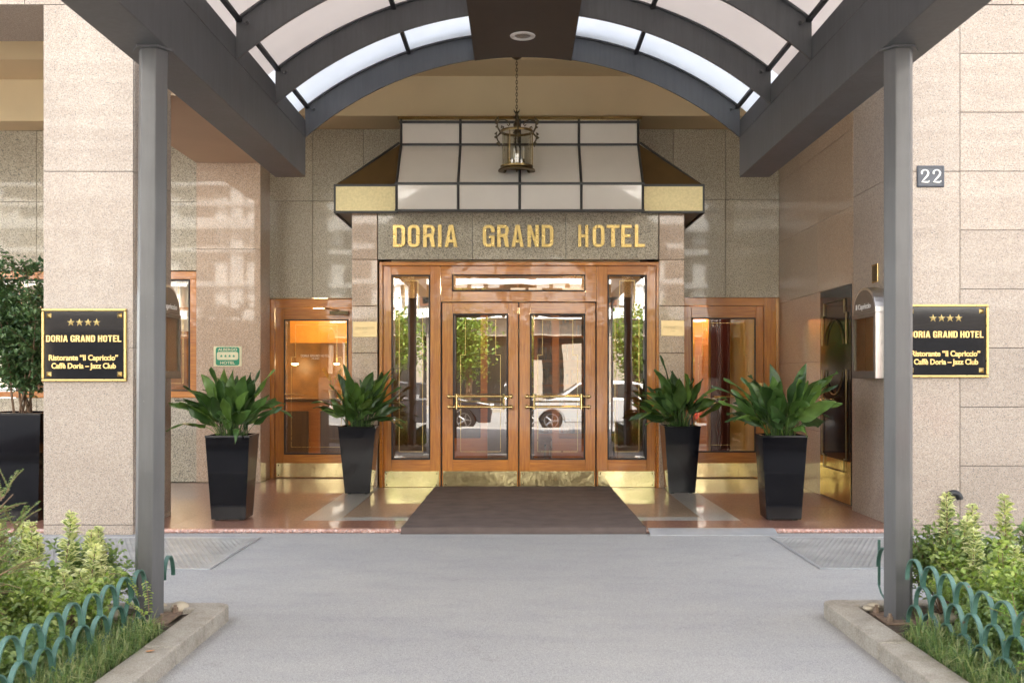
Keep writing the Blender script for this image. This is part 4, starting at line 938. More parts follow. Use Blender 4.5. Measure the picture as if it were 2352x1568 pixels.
# ------------------------------------------------------------ menu cases
def menu_case(side, ya_, yb_, lab):
    # local: case mounted on a wall at x=0, opening towards -x (side=-1 mirrors)
    s = side; X0 = PXR if s > 0 else -3.51; t = thing('menu_case', lab, 'display case', (X0, (ya_+yb_)/2, 1.38), 'menu cases on the porch pillars')
    dp = .135; zb, zs = 1.385, 2.01; ym = (ya_+yb_)/2; rw = (yb_-ya_)/2
    def bxs(b, d0, d1, y0, y1, z0, z1):
        xa, xb = X0-s*d0, X0-s*d1; b.box(min(xa, xb), max(xa, xb), y0, y1, z0, z1)
    b = MB(); bxs(b, 0, dp, ya_, ya_+.03, zb, zs); bxs(b, 0, dp, yb_-.03, yb_, zb, zs); bxs(b, 0, dp, ya_+.03, yb_-.03, zb, zb+.03)
    n = 16; prof = [(ym-rw*math.cos(PI*i/n), zs+.001+rw*.78*math.sin(PI*i/n)) for i in range(n+1)]
    b.prism(prof, 'x', min(X0-s*.001, X0-s*dp), max(X0-s*.001, X0-s*dp)); obj('housing', b, M['alu'], t, bevel=.003, recalc=True)
    b = MB(); bxs(b, dp, dp+.008, ya_, yb_, zb, zb+.07); bxs(b, dp, dp+.008, ya_, yb_, zs-.04, zs); bxs(b, dp, dp+.008, ya_, ya_+.05, zb+.07, zs-.04); bxs(b, dp, dp+.008, yb_-.05, yb_, zb+.07, zs-.04)
    obj('door_frame', b, plain('grey_brown_metal', (.16, .14, .125), .4, metal=.5), t, bevel=.002)
    b = MB(); bxs(b, dp-.01, dp-.005, ya_+.04, yb_-.04, zb+.06, zs-.03); obj('pane', b, M['glass_side'], t)
    b = MB(); bxs(b, .005, .02, ya_+.03, yb_-.03, zb+.03, zs); obj('back_panel', b, plain('dark_brown_board', (.10, .065, .035), .5), t)
    b = MB(); bxs(b, .04, .05, ym-.01, ym+.01, zb+.03, zs-.02); obj('divider', b, M['brass'], t)
    b = MB(); pf = [(ym-(rw-.03)*math.cos(PI*i/n), zs+.003+(rw*.78-.03)*math.sin(PI*i/n)) for i in range(n+1)]; b.prism(pf, 'x', min(X0-s*dp, X0-s*(dp+.005)), max(X0-s*dp, X0-s*(dp+.005))); obj('top_board', b, plain('grey_brown_metal2', (.16, .14, .125), .4, metal=.5), t, recalc=True)
    tx = text_mb('Il Capriccio', 1, .004, .01); a, c, d, e = ext(tx); o_ = MB()
    for v in tx.v:
        u = (v[0]-a)/(c-a); vv = (v[1]-d)/(e-d); o_.v.append((X0-s*(dp+.0075)-v[2], (yb_-.12-u*(rw*2-.24)) if s > 0 else (ya_+.12+u*(rw*2-.24)), zs+.03+vv*.07))
    o_.f = tx.f; o_.m = tx.m; obj('lettering', o_, M['white'], t)
    b = MB(); b.lathe([(.012, 0), (.008, -.006)], (X0-s*.07, ya_, 1.72), 10, axis='y'); obj('lock', b, M['alu'], t)
menu_case(1, 9.63, 10.29, 'stainless steel menu case with rounded top on the right pillar')
menu_case(-1, 9.5, 10.22, 'brown framed menu case on the left pillar behind the post')

# ------------------------------------------------------------ carpet, ramp, grates
b = MB(); nx, ny = 40, 60; rnd = random.Random(5); prof = []
Ys = [12.97-(12.97-9.43)*i/50 for i in range(51)]+[9.415, 9.405, 9.395, 9.385, 9.37]
Zs = [.014+.0008*math.sin(i*.9) for i in range(51)]+[.006, -.004, -.015, -.026, -.028]
vs = []
for j, (yy, zz) in enumerate(zip(Ys, Zs)):
    f = (12.97-yy)/3.6
    for i in range(nx+1):
        u = i/nx; xl = -1.05-.025*f+.006*noise.noise(Vector((yy*3, 0, 1))); xr = 1.168+.01*f+.006*noise.noise(Vector((yy*3, 5, 1)))
        vs.append((xl+(xr-xl)*u, yy+.004*noise.noise(Vector((u*9, 3, 0)))*(j > 45), zz+.003*noise.noise(Vector((u*6, yy*1.3, 2)))))
m = nx+1; fs = [(j*m+i, (j+1)*m+i, (j+1)*m+i+1, j*m+i+1) for j in range(len(Ys)-1) for i in range(nx)]
b.add(vs, fs)
n0 = len(b.v); b.v += [(x, y, z-.012) for x, y, z in vs]
edge = [j*m for j in range(len(Ys))]+[(len(Ys)-1)*m+i for i in range(1, m)]+[j*m+nx for j in range(len(Ys)-2, -1, -1)]
for a, c in zip(edge[:-1], edge[1:]): b.f.append([a, a+n0, c+n0, c]); b.m.append(0)
tag(obj('entrance_carpet', b, M['carpet'], smooth=True, recalc=True), 'dark brown carpet running from the double doors over the step', 'carpet')
b = MB(); b.prism([(9.47, .004), (9.40, .003), (9.27, GZ+.006), (9.27, GZ+.001), (9.47, .001)], 'x', 1.2, 2.36)
tag(obj('metal_ramp', b, M['galv'], recalc=True), 'thin grey metal ramp sheet laid over the step beside the carpet', 'ramp')
def grate(x0, x1, y0, y1, lab):
    t = thing('floor_grate', lab, 'grate', ((x0+x1)/2, (y0+y1)/2, GZ), 'steel mesh grates in the pavement')
    b = MB(); zt = GZ+.012; s = .0
    b.box(x0, x1, y0, y0+.02, GZ+.001, zt); b.box(x0, x1, y1-.02, y1, GZ+.001, zt); b.box(x0, x0+.02, y0+.02, y1-.02, GZ+.001, zt); b.box(x1-.02, x1, y0+.02, y1-.02, GZ+.001, zt)
    obj('frame', b, M['galv'], t)
    b = MB(); b.box(x0+.02, x1-.02, y0+.02, y1-.02, GZ+.001, GZ+.003); obj('pit_shade', b, plain('dark_pit_shade', (.045, .045, .045), .9), t)  # thin sheet on the pavement, its dark colour stands in for shade below the mesh
    b = MB(); ch = .05; ny_ = int((y1-y0-.06)/ch); cw = .044; nx_ = int((x1-x0-.06)/cw)
    for j in range(ny_+1):
        yy = y0+.03+ch*j; b.box(x0+.021, x1-.021, yy-.006, yy+.006, zt-.008, zt-.001)
        if j < ny_:
            for i in range(nx_):
                xx = x0+.03+cw*(i+(.5 if j % 2 else 0)); b.box(xx-.005, xx+.005, yy+.007, yy+ch-.007, zt-.009, zt-.002)
    obj('mesh', b, plain('worn_grate_steel', (.36, .36, .36), .5, metal=.3, var=.2, vs=3), t)
grate(-4.2, -2.3, 7.64, 9.14, 'steel mesh grate in the pavement left of the carpet')
grate(2.26, 4.2, 7.66, 9.16, 'steel mesh grate in the pavement right of the carpet')

# ------------------------------------------------------------ potted plants
def blade(mb, base, az, tilt0, pet, L, W, droop, rnd, roll=0, mi=0, seg=8):
    # a leaf: thin petiole, then a lanceolate, folded, arching blade
    d = Vector((math.cos(az), math.sin(az), 0)); side = Vector((-math.sin(az), math.cos(az), 0)); th = tilt0*.42
    p = Vector(base); pts = [p.copy()]; n1 = 4
    for i in range(n1):
        p = p+(d*math.sin(th)+Vector((0, 0, 1))*math.cos(th))*(pet/n1); pts.append(p.copy()); th += tilt0*.12
    mb.tube(pts, [.005, .004, .004, .0035, .003], 4, mi)
    rows = []; tw = roll; cv = rnd.uniform(-.9, .9)
    for i in range(seg+1):
        u = i/seg; w_ = W*.5*math.sin(PI*min(1, u**.85))**.8*(1-.1*u) if 0 < u < 1 else .0015
        t_ = d*math.sin(th)+Vector((0, 0, 1))*math.cos(th); nrm = side.cross(t_)
        sd2 = side*math.cos(tw)+nrm*math.sin(tw); nn = nrm*math.cos(tw)-side*math.sin(tw)
        wav = .012*math.sin(u*9+az*3)*W/.09
        rows.append([p-sd2*w_-nn*(-w_*.30)+nn*wav, p-sd2*w_*.5-nn*(-w_*.10), p.copy(), p+sd2*w_*.5-nn*(-w_*.10), p+sd2*w_-nn*(-w_*.30)-nn*wav])
        side = (side+d*cv/seg).normalized(); p = p+t_*(L/seg)+side*(cv*L/seg*u*.6); th += droop*(.5+1.4*u)/seg; tw += rnd.uniform(-.04, .04)
    vs = [q for r_ in rows for q in r_]; fs = []
    for i in range(seg):
        for k in range(4): a = i*5+k; fs.append((a, a+1, a+6, a+5))
    mb.add(vs, fs, mi)
def potted(x, y, wt, wb, h, lab, seed, spread, nleaf, extra=(), lean=0, rot=0, wid=1):
    rnd = random.Random(seed); t = thing('potted_plant', lab, 'potted plant', (x, y, 0), 'tall black planters with broad leaved plants')
    b = MB(); a, c = wb/2, wt/2; zr = h
    b.taper(x-a, x+a, y-a, y+a, .012, x-c, x+c, y-c, y+c, zr-.02)
    b.v = b.v[:]; b.f = [f for f in b.f if f != [4, 5, 6, 7]]; b.m = b.m[:len(b.f)]
    # rolled rim
    o = c+.003; i_ = c-.018
    for s0, s1, z0, z1 in ((c, o, zr-.02, zr-.018), (o, o, zr-.018, zr), (o, i_, zr, zr), (i_, i_, zr, zr-.06)):
        A = [(x-s0, y-s0, z0), (x+s0, y-s0, z0), (x+s0, y+s0, z0), (x-s0, y+s0, z0)]; Bq = [(x-s1, y-s1, z1), (x+s1, y-s1, z1), (x+s1, y+s1, z1), (x-s1, y+s1, z1)]
        b.add(A+Bq, [(k, (k+1) % 4, 4+(k+1) % 4, 4+k) for k in range(4)])
    pot = obj('pot', b, M['blackgloss'], t)
    b = MB(); b.box(x-i_, x+i_, y-i_, y+i_, zr-.08, zr-.055); obj('soil', b, M['soil'], t)
    b = MB()
    for q1 in (-1, 1):
        for q2 in (-1, 1): b.box(x+q1*(a-.05)-.02, x+q1*(a-.05)+.02, y+q2*(a-.05)-.02, y+q2*(a-.05)+.02, 0, .012)
    obj('foot', b, M['black'], t)
    b = MB()
    for i in range(nleaf):
        az = rnd.uniform(0, 2*PI); k = (i+.5)/nleaf
        rr2 = .13*math.sqrt(rnd.random()); bx_, by_ = x+rr2*math.cos(az+rnd.uniform(-.5, .5)), y+rr2*math.sin(az+rnd.uniform(-.5, .5))
        if lean and rnd.random() < abs(lean)*.45: az = (0 if lean > 0 else PI)+rnd.gauss(0, .6)
        tilt = (.04+.96*k**1.15)*spread*rnd.uniform(.6, 1.2)*(1+.35*abs(lean)*(1 if math.cos(az)*lean > 0 else -.3))
        pet = rnd.uniform(.14, .34)*(1.15-.3*k); L = rnd.uniform(.26, .46); Wd = rnd.uniform(.10, .17)*wid
        blade(b, (bx_, by_, zr-.06), az, tilt, pet, L, Wd, rnd.uniform(.2, 1.7)*(.4+.7*k), rnd, rnd.uniform(-1.1, 1.1))
    for az, tilt, pet, L, Wd, dr in extra: blade(b, (x+.05*math.cos(az), y+.05*math.sin(az), zr-.06), az, tilt, pet, L, Wd, dr, rnd, rnd.uniform(-.3, .3))
    for i in range(26):
        az = rnd.uniform(0, 2*PI); q = rnd.uniform(0, .13); b.tube([(x+q*math.cos(az), y+q*math.sin(az), zr-.07), (x+q*1.3*math.cos(az), y+q*1.3*math.sin(az), zr+.08), (x+q*1.7*math.cos(az), y+q*1.7*math.sin(az), zr+.2)], .004, 4)
    obj('foliage', b, M['aspid'], t, smooth=2)
    t.rotation_euler.z = rot; return t
yA = 9.96+.18
potted(-2.83, yA, .425, .33, .83, 'tall black planter nearest the left post, broad leaves wide spread', 11, 1.25, 58,
       ((R(180), 1.15, .3, .42, .10, .5), (R(170), 1.0, .32, .40, .09, .9), (R(60), .12, .26, .38, .12, .1), (R(120), .15, .30, .42, .11, .1), (R(-10), .55, .34, .46, .11, .25), (R(-70), 1.2, .12, .36, .07, 2.4), (R(-30), .95, .26, .42, .11, 1.2), (R(5), 1.1, .3, .4, .09, 1.7)), rot=R(2))
potted(-1.915, 12.19+.16, .44, .30, .81, 'tall black planter immediately left of the double doors', 23, 1.2, 60,
       ((R(20), .55, .38, .46, .10, .1), (R(-10), .45, .38, .44, .09, .1), (R(15), .5, .34, .42, .10, .3), (R(0), .75, .3, .42, .10, .6), (R(190), 1.0, .3, .40, .10, 1.2), (R(5), .95, .3, .4, .09, 1.8), (R(25), .3, .3, .44, .11, .2), (R(185), .5, .26, .4, .1, .5)), lean=.7, wid=.85)
potted(1.965, 12.27+.16, .43, .32, .81, 'tall black planter immediately right of the double doors, one leaf standing upright', 37, 1.2, 54,
       ((R(170), .18, .42, .50, .10, .05), (R(180), .95, .3, .40, .08, .5), (R(5), 1.0, .26, .42, .10, 1.2), (R(195), 1.15, .22, .36, .09, 1.9), (R(0), .6, .28, .4, .11, .9)), lean=-.4)
potted(2.60, yA, .43, .335, .83, 'tall black planter nearest the right post, bright leaves wide spread', 45, 1.32, 52,
       ((R(180), .95, .36, .46, .09, .45), (R(172), .75, .38, .44, .11, .6), (R(100), .05, .36, .40, .13, .1), (R(10), .8, .32, .44, .11, .5), (R(0), 1.1, .28, .42, .13, .6), (R(-60), 1.1, .12, .34, .13, 2.0), (R(200), 1.0, .2, .40, .13, 1.6), (R(-110), .9, .15, .36, .15, 1.6)), rot=R(-3), wid=1.15)

# tall shrub in a square black planter at the left edge
def shrubpot():
    x, y = -4.93, 10.2; t = thing('potted_shrub', 'large black planter with a tall small leaved shrub left of the pillar', 'potted plant', (x, y, 0)); rnd = random.Random(8)
    b = MB(); b.taper(x-.27, x+.27, y-.27, y+.27, 0, x-.31, x+.31, y-.31, y+.31, 1.03); b.f = [f for f in b.f if f != [4, 5, 6, 7]]; b.m = b.m[:len(b.f)]
    o, i_ = .315, .285
    for s0, s1, z0, z1 in ((.31, o, 1.03, 1.03), (o, o, 1.03, 1.05), (o, i_, 1.05, 1.05), (i_, i_, 1.05, .97)):
        A = [(x-s0, y-s0, z0), (x+s0, y-s0, z0), (x+s0, y+s0, z0), (x-s0, y+s0, z0)]; Bq = [(x-s1, y-s1, z1), (x+s1, y-s1, z1), (x+s1, y+s1, z1), (x-s1, y+s1, z1)]
        b.add(A+Bq, [(k, (k+1) % 4, 4+(k+1) % 4, 4+k) for k in range(4)])
    obj('pot', b, M['blackgloss'], t)
    b = MB(); b.box(x-.28, x+.28, y-.28, y+.28, .95, .98); obj('soil', b, M['soil'], t)
    tr = MB(); lf = MB()
    tips = []
    for i in range(9):
        az = rnd.uniform(0, 2*PI); q = rnd.uniform(.03, .16); top = Vector((x+rnd.uniform(-.36, .42), y+rnd.uniform(-.3, .3), rnd.uniform(1.9, 2.65)))
        p0 = Vector((x+q*math.cos(az), y+q*math.sin(az), .97)); pts = [p0]
        for k in range(1, 7): u = k/6; pts.append(p0.lerp(top, u)+Vector((rnd.uniform(-.04, .04), rnd.uniform(-.04, .04), 0)))
        tr.tube(pts, [.013-.0016*k for k in range(7)], 5)
        for k in range(2, 7):
            for j in range(5):
                a2 = rnd.uniform(0, 2*PI); e = pts[k]+Vector((math.cos(a2)*rnd.uniform(.1, .3), math.sin(a2)*rnd.uniform(.1, .26), rnd.uniform(-.05, .22))); tr.tube([pts[k], (pts[k]+e)/2+Vector((0, 0, .02)), e], [.005, .003, .002], 4); tips.append((pts[k], e))
    for p, e in tips:
        for j in range(46):
            c = p.lerp(e, rnd.uniform(.1, 1.08))+Vector((rnd.gauss(0, .035), rnd.gauss(0, .035), rnd.gauss(0, .035))); small_leaf(lf, c, rnd, .058, .032)
    obj('trunk', tr, M['bark'], t, smooth=True); obj('foliage', lf, M['ficus'], t)
def small_leaf(mb, c, rnd, L, W, up=.35, mi=0, mi2=None, d=None):
    if d is None: d = Vector((rnd.gauss(0, 1), rnd.gauss(0, 1), rnd.gauss(up, .6)))
    d = d.normalized(); s = d.cross(Vector((rnd.gauss(0, .5), rnd.gauss(0, .5), 1))); 
    if s.length < .01: s = Vector((1, 0, 0))
    s.normalize(); n = s.cross(d); L *= rnd.uniform(.7, 1.25); W *= rnd.uniform(.75, 1.2)
    b0 = c; tp = c+d*L-n*L*.15; m1 = c+d*L*.5
    if mi2 is None:
        mb.add([b0, m1-s*W*.5+n*W*.18, m1-n*W*.0, m1+s*W*.5+n*W*.18, tp, c+d*L*.78-s*W*.34+n*W*.08, c+d*L*.78+s*W*.34+n*W*.08], [(0, 2, 1), (0, 3, 2), (1, 2, 4, 5), (2, 3, 6, 4)], mi)
    else:
        i1 = c+d*L*.5; mb.add([b0, m1-s*W*.5+n*W*.2, m1-s*W*.26+n*W*.08, m1, m1+s*W*.26+n*W*.08, m1+s*W*.5+n*W*.2, c+d*L*.84, tp], [(0, 3, 2), (0, 4, 3), (2, 3, 6), (3, 4, 6)], mi)
        n0 = len(mb.v)-8
        for f in ((0, 2, 1), (0, 5, 4), (1, 2, 6, 7), (6, 4, 5, 7)): mb.f.append([n0+k for k in f]); mb.m.append(mi2)


shrubpot()
# ------------------------------------------------------------ flower beds
def bed(side):
    s = side; xk = 1.71 if s < 0 else 1.83; yk = 6.12 if s < 0 else 6.2; zt = .052; wk = .17; xo = 7.5
    mb = MB()
    # mirrored helper
    def bx2(xa, xb, y0, y1, z0, z1): mb.box(min(s*xa, s*xb), max(s*xa, s*xb), y0, y1, z0, z1)
    r = .09
    corner = [(s*(xk+r-r*math.sin(R(a))), yk-r+r*math.cos(R(a))) for a in range(0, 91, 15)]
    pts = corner+[(s*xk, yk-1.0), (s*(xk+wk), yk-1.0), (s*(xk+wk), yk-.16), (s*(xk+r+.02), yk-.16)] 
    pts = corner+[(s*xk, yk-1.0), (s*(xk+wk), yk-1.0), (s*(xk+wk), yk-.155), (s*(xk+.9), yk-.155), (s*(xk+.9), yk)]
    mb.prism(pts, 'z', GZ-.1, zt)
    y = yk-1.010
    while y > .2: bx2(xk, xk+wk, y-1.1, y, GZ-.1, zt-.001); y -= 1.11
    x = xk+.906
    while x < xo: bx2(x, x+1.1, yk-.155, yk, GZ-.1, zt-.001); x += 1.106
    struct('kerb', mb, M['kerb'], bevel=.008, recalc=True)
    mb = MB(); nx, ny = 40, 44; vs = []
    for j in range(ny+1):
        for i in range(nx+1):
            X_ = xk+wk+.001+(xo-xk-wk)*(i/nx)**1.5; Y_ = .2+(yk-.157-.2)*j/ny
            vs.append((s*X_, Y_, .015+.03*noise.noise(Vector((X_*4, Y_*4, 0)))+.05*min(1, max(0, (X_-xk-.3)))))
    m = nx+1; mb.add(vs, [(j*m+i, j*m+i+1, (j+1)*m+i+1, (j+1)*m+i) for j in range(ny) for i in range(nx)])
    struct('soil', mb, M['soil'], smooth=True)
bed(-1); bed(1)

# hooped iron edging
def hoop_fence(x, y0, y1, zt, lab, pitch=.205, feet=.0, along='y', gaps=(), grp='green hooped garden edging'):
    t = thing('hooped_fence', lab, 'fence', (x, (y0+y1)/2, 0) if along == 'y' else ((y0+y1)/2, x, 0), grp)
    n = max(1, int(round((y1-y0)/pitch))); pitch = (y1-y0)/n; tiers = [(zt, zt-.127, 0), (zt-.127, zt-.25, .5), (zt-.25, feet, 0)]
    wd, tk = .0115, .004; rnd = random.Random(int(abs(x*100)))
    for zc, zf, off in tiers:
        for i in range(n if off == 0 else n-1):
            if n == 1 and zf == feet: continue
            c = y0+pitch*(i+.5+off)
            if any(a < c < b_ for a, b_ in gaps): continue
            r_ = pitch/2-.003; hh = min(.122, zc-zf); path = [(c-r_, zf)] + [(c-r_*math.cos(PI*k/14), zc-hh+hh*math.sin(PI*k/14)) for k in range(15)] + [(c+r_, zf)]
            b = MB(); vs = []
            jx = rnd.uniform(-.004, .004)
            for k, (u, z) in enumerate(path):
                a = path[max(0, k-1)]; e = path[min(len(path)-1, k+1)]; tx, tz = e[0]-a[0], e[1]-a[1]; l = math.hypot(tx, tz) or 1; nx_, nz_ = -tz/l, tx/l
                for sx, sn in ((-wd, -tk), (wd, -tk), (wd, tk), (-wd, tk)):
                    uu = u+nx_*sn; zz = z+nz_*sn; lat = x+sx+jx+.004*math.sin(u*5)
                    vs.append((lat, uu, zz) if along == 'y' else (uu, lat, zz))
            m = len(path); fs = [(4*k+q, 4*k+(q+1) % 4, 4*k+4+(q+1) % 4, 4*k+4+q) for k in range(m-1) for q in range(4)]+[(0, 1, 2, 3), (4*m-1, 4*m-2, 4*m-3, 4*m-4)]
            b.add(vs, fs); obj('hoop', b, M['greenpaint'], t)
    return t
hoop_fence(-2.05, 3.2, 5.62, .357, 'green hooped edging in front of the left post')
hoop_fence(-2.055, 5.95, 6.11, .345, 'short end of green edging behind the left post', pitch=.17)
hoop_fence(2.17, 3.2, 5.70, .40, 'green hooped edging running along the right kerb')
f_ = hoop_fence(2.15, 5.87, 6.09, .40, 'end of green edging left of the right post with an upright bar', pitch=.215)
b = MB(); b.box(2.145, 2.158, 6.092, 6.105, .16, .43); b.tube([(2.15, 6.098, .16), (2.15, 6.06, .12), (2.15, 6.0, .10)], .006, 5); obj('end_bar', b, M['greenpaint'], f_)

# pebbles by the posts
rnd = random.Random(21)
def pebble(x, y, r, lab, zz=.05, q=None):
    b = MB(); b.lathe([(.001, -1)]+[(math.cos(R(a)), math.sin(R(a))) for a in range(-75, 80, 15)]+[(.001, 1)], (0, 0, 0), 16)
    fl = (rnd.uniform(.9, 1.35), rnd.uniform(.75, 1), rnd.uniform(.5, .7)) if q is None else q; sd_ = rnd.random()*9; a = rnd.uniform(0, PI)
    b.v = [((vx*math.cos(a)*fl[0]-vy*math.sin(a)*fl[1])*r*(1+.14*noise.noise(Vector((vx+sd_, vy, vz)))), (vx*math.sin(a)*fl[0]+vy*math.cos(a)*fl[1])*r, vz*r*fl[2]) for vx, vy, vz in b.v]
    o = obj('pebble', b, M['stone'], smooth=2); o.location = (x, y, zz); tag(o, lab, 'stone', 'pebbles around the posts')
for x, y, r, lab in ((-1.985, 6.0, .055, 'large pale oval stone between left post and kerb corner'), (-2.11, 6.02, .035, 'small grey stone behind the left post base plate'),
                     (-2.27, 5.80, .045, 'stone half hidden on the outer side of the left post'),
                     (2.10, 6.04, .04, 'pale stone lowest in the gap left of the right post'), (2.045, 5.98, .032, 'small stone near the inner kerb at the right post'),
                     (2.33, 5.72, .055, 'white round stone inside the hoops right of the right post'), (2.42, 5.74, .05, 'beige stone farthest right behind the right hoops'),
                     (2.27, 5.46, .06, 'brown stone lying in front of the right post base'), (2.44, 5.55, .05, 'flat stone beside the brown stone at the right hoops')):
    pebble(x, y, r, lab, .05)

# plants of the beds
def in_bed(x, s): return abs(x) > (1.71 if s < 0 else 1.83)+.19
def spike_shrub(s, spots, lab, seed):
    rnd = random.Random(seed); cx = sum(p[0] for p in spots)/len(spots); cy = sum(p[1] for p in spots)/len(spots)
    t = thing('variegated_shrub', lab, 'shrub', (cx, cy, .02), 'variegated shrubs in the flower beds'); st = MB(); lf = MB()
    for x, y, top in spots:
        for q in range(2 if top > .5 else 3):
            dx_, dy_ = (rnd.uniform(-.09, .09), rnd.uniform(-.09, .09)) if q else (0, 0); tp = Vector((x+dx_, y+dy_, top-(rnd.uniform(.06, .2) if q else 0)))
            bs = Vector((x+dx_*.3+rnd.uniform(-.05, .05), y+dy_*.3, .02)); st.tube([bs, bs.lerp(tp, .5)+Vector((rnd.uniform(-.02, .02), 0, 0)), tp], [.005, .004, .002], 4)
            z = max(.08, tp.z-.34); k = 0
            while z < tp.z:
                u = (z-.02)/(tp.z-.02); c = bs.lerp(tp, u); rad = .046*(1-.5*max(0, (z-tp.z+.1)/.1))
                for j in range(4):
                    a = j*PI/2+k*.8+rnd.uniform(-.3, .3); d = Vector((math.cos(a), math.sin(a), rnd.uniform(.15, .9)))
                    cream = 1 if rnd.random() < .1+.5*max(0, (z-tp.z+.1)/.1) else 0
                    small_leaf(lf, c+Vector((math.cos(a), math.sin(a), 0))*.006, rnd, rad*1.25, .034, mi=cream, mi2=1, d=d)
                z += .0135; k += 1
    obj('stem', st, M['twig'], t); obj('foliage', lf, [M['vgreen'], M['vcream']], t)
def leafy_shrub(x, y, rx, ry, rz, zc, lab, seed, mat, n, L=.036, W=.025, grp='leafy shrubs in the flower beds', s=-1, name='leafy_shrub', cat='shrub'):
    rnd = random.Random(seed); t = thing(name, lab, cat, (x, y, .02), grp); st = MB(); lf = MB(); cl = []
    for i in range(int(26+n/160)):
        a = rnd.uniform(0, 2*PI); q = math.sqrt(rnd.random()); e = Vector((x+rx*q*math.cos(a), y+ry*q*math.sin(a), zc+rz*rnd.uniform(-.6, 1)*math.sqrt(max(0, 1-q*q*.8))))
        if not in_bed(e.x, s): e.x = s*((1.71 if s < 0 else 1.83)+.22)
        b0 = Vector((x+.2*(e.x-x), y+.2*(e.y-y), .02)); st.tube([b0, b0.lerp(e, .5)+Vector((0, 0, .05)), e], [.005, .0035, .0015], 4); cl.append((b0.lerp(e, .5), e))
    for i in range(n):
        p, e = rnd.choice(cl); c = p.lerp(e, rnd.uniform(.1, 1.05))+Vector((rnd.gauss(0, .035), rnd.gauss(0, .035), rnd.gauss(.01, .028))); c.z = max(.03, c.z)
        small_leaf(lf, c, rnd, L, W, up=.5)
    obj('stem', st, M['twig'], t); obj('foliage', lf, M[mat], t)
def sprig(mb, st, p0, d, L, rnd, lw=.016, droop=.5, sp=.011, two=True):
    p = Vector(p0); d = Vector(d).normalized(); pts = [p.copy()]; n = int(L/sp)
    for i in range(n):
        d = (d+Vector((rnd.gauss(0, .05), rnd.gauss(0, .05), -droop/n*.9+rnd.gauss(0, .03)))).normalized(); p = p+d*sp; pts.append(p.copy())
        sdv = d.cross(Vector((0, 0, 1))); sdv = sdv.normalized() if sdv.length > .01 else Vector((1, 0, 0))
        for e in (-1, 1): small_leaf(mb, p, rnd, lw*1.3*(1-.4*i/n), lw*.62, d=(sdv*e+d*.5+Vector((0, 0, .35))))
    st.tube(pts[::3]+[pts[-1]], .0022, 4)
def twiggy(x, y, zc, lab, seed, nb, L, dirs, s, mat='mid', spread=.5):
    rnd = random.Random(seed); t = thing('twiggy_shrub', lab, 'shrub', (x, y, .02), 'twiggy shrubs at the picture edges'); st = MB(); lf = MB()
    for i in range(nb):
        a = rnd.uniform(0, 2*PI); el_ = rnd.uniform(.1, 1.3); d = Vector((math.cos(a)*math.cos(el_), math.sin(a)*math.cos(el_), math.sin(el_)))+Vector(dirs)*rnd.uniform(.3, 1.2); ll = L*rnd.uniform(.5, 1.1)
        p0 = Vector((x+rnd.gauss(0, .08), y+rnd.gauss(0, .10), rnd.uniform(.05, zc))); d.normalize(); e = p0+d*ll
        if not in_bed(e.x, s): e.x = s*((1.71 if s < 0 else 1.83)+rnd.uniform(.2, .35))
        st.tube([p0, p0.lerp(e, .5)+Vector((0, 0, .03)), e], [.006, .004, .002], 4)
        for k in range(7):
            q = p0.lerp(e, rnd.uniform(.3, 1)); d2 = (d+Vector((rnd.gauss(0, .6), rnd.gauss(0, .6), rnd.gauss(.1, .4)))); sprig(lf, st, q, d2, rnd.uniform(.08, .2), rnd)
    obj('stem', st, M['twig'], t); obj('foliage', lf, M[mat], t)
# left bed
spike_shrub(-1, [(-2.42, 5.55, .66), (-2.36, 5.75, .55), (-2.66, 5.6, .60), (-2.78, 5.75, .58)], 'cream and green variegated shrub with the tallest spikes in the left bed', 31)
spike_shrub(-1, [(-2.25, 5.45, .50), (-2.48, 5.25, .44), (-2.36, 5.3, .40)], 'lower variegated spikes just left of the left post', 32)
spike_shrub(-1, [(-3.0, 5.9, .55), (-3.3, 5.8, .5), (-2.9, 5.5, .45)], 'variegated shrub at the far left of the left bed', 33)
leafy_shrub(-2.44, 5.2, .32, .6, .20, .22, 'lime leaved shrub filling the left bed behind the green hoops', 41, 'lime', 5200)
leafy_shrub(-2.28, 4.55, .16, .45, .14, .10, 'low lime leaved shrub at the foot of the left hoops', 42, 'mid', 3200)
leafy_shrub(-2.95, 5.4, .42, .6, .24, .30, 'pale green shrub deeper in the left bed', 43, 'lime', 4200)
leafy_shrub(-2.75, 4.5, .3, .4, .2, .2, 'dark green low shrub under the twiggy branches on the left', 44, 'mid', 3600)
twiggy(-2.58, 4.35, .45, 'twiggy green shrub with brown stems at the left picture edge', 51, 62, .42, (.25, .1, .5), -1)
twiggy(-2.75, 4.95, .55, 'taller twiggy shrub behind the first at the left edge', 52, 56, .45, (.1, 0, .6), -1)
twiggy(-2.42, 3.7, .18, 'small twiggy shrub at the lower left corner', 53, 24, .25, (0, .1, .4), -1)
t = thing('trailing_vine', 'light green sprig trailing over the hoops onto the left post', 'plant', (-2.1, 5.4, .3)); lf = MB(); st = MB(); rnd = random.Random(4)
sprig(lf, st, (-2.16, 5.42, .36), (1, -.1, .25), .22, rnd, .028, 2.2, .014); sprig(lf, st, (-1.97, 5.40, .33), (.3, -.1, -1), .17, rnd, .028, .2, .014); sprig(lf, st, (-2.12, 5.36, .27), (.8, 0, -.6), .2, rnd, .028, .5, .014)
obj('leaves', lf, M['lime'], t); obj('stem', st, M['twig'], t)
leafy_shrub(-2.52, 5.9, .3, .18, .18, .26, 'leafy green shrub at the back kerb of the left bed', 40, 'mid', 2600)
leafy_shrub(-3.2, 5.9, .35, .2, .2, .32, 'leafy shrub at the back left corner of the left bed', 39, 'mid', 2600)
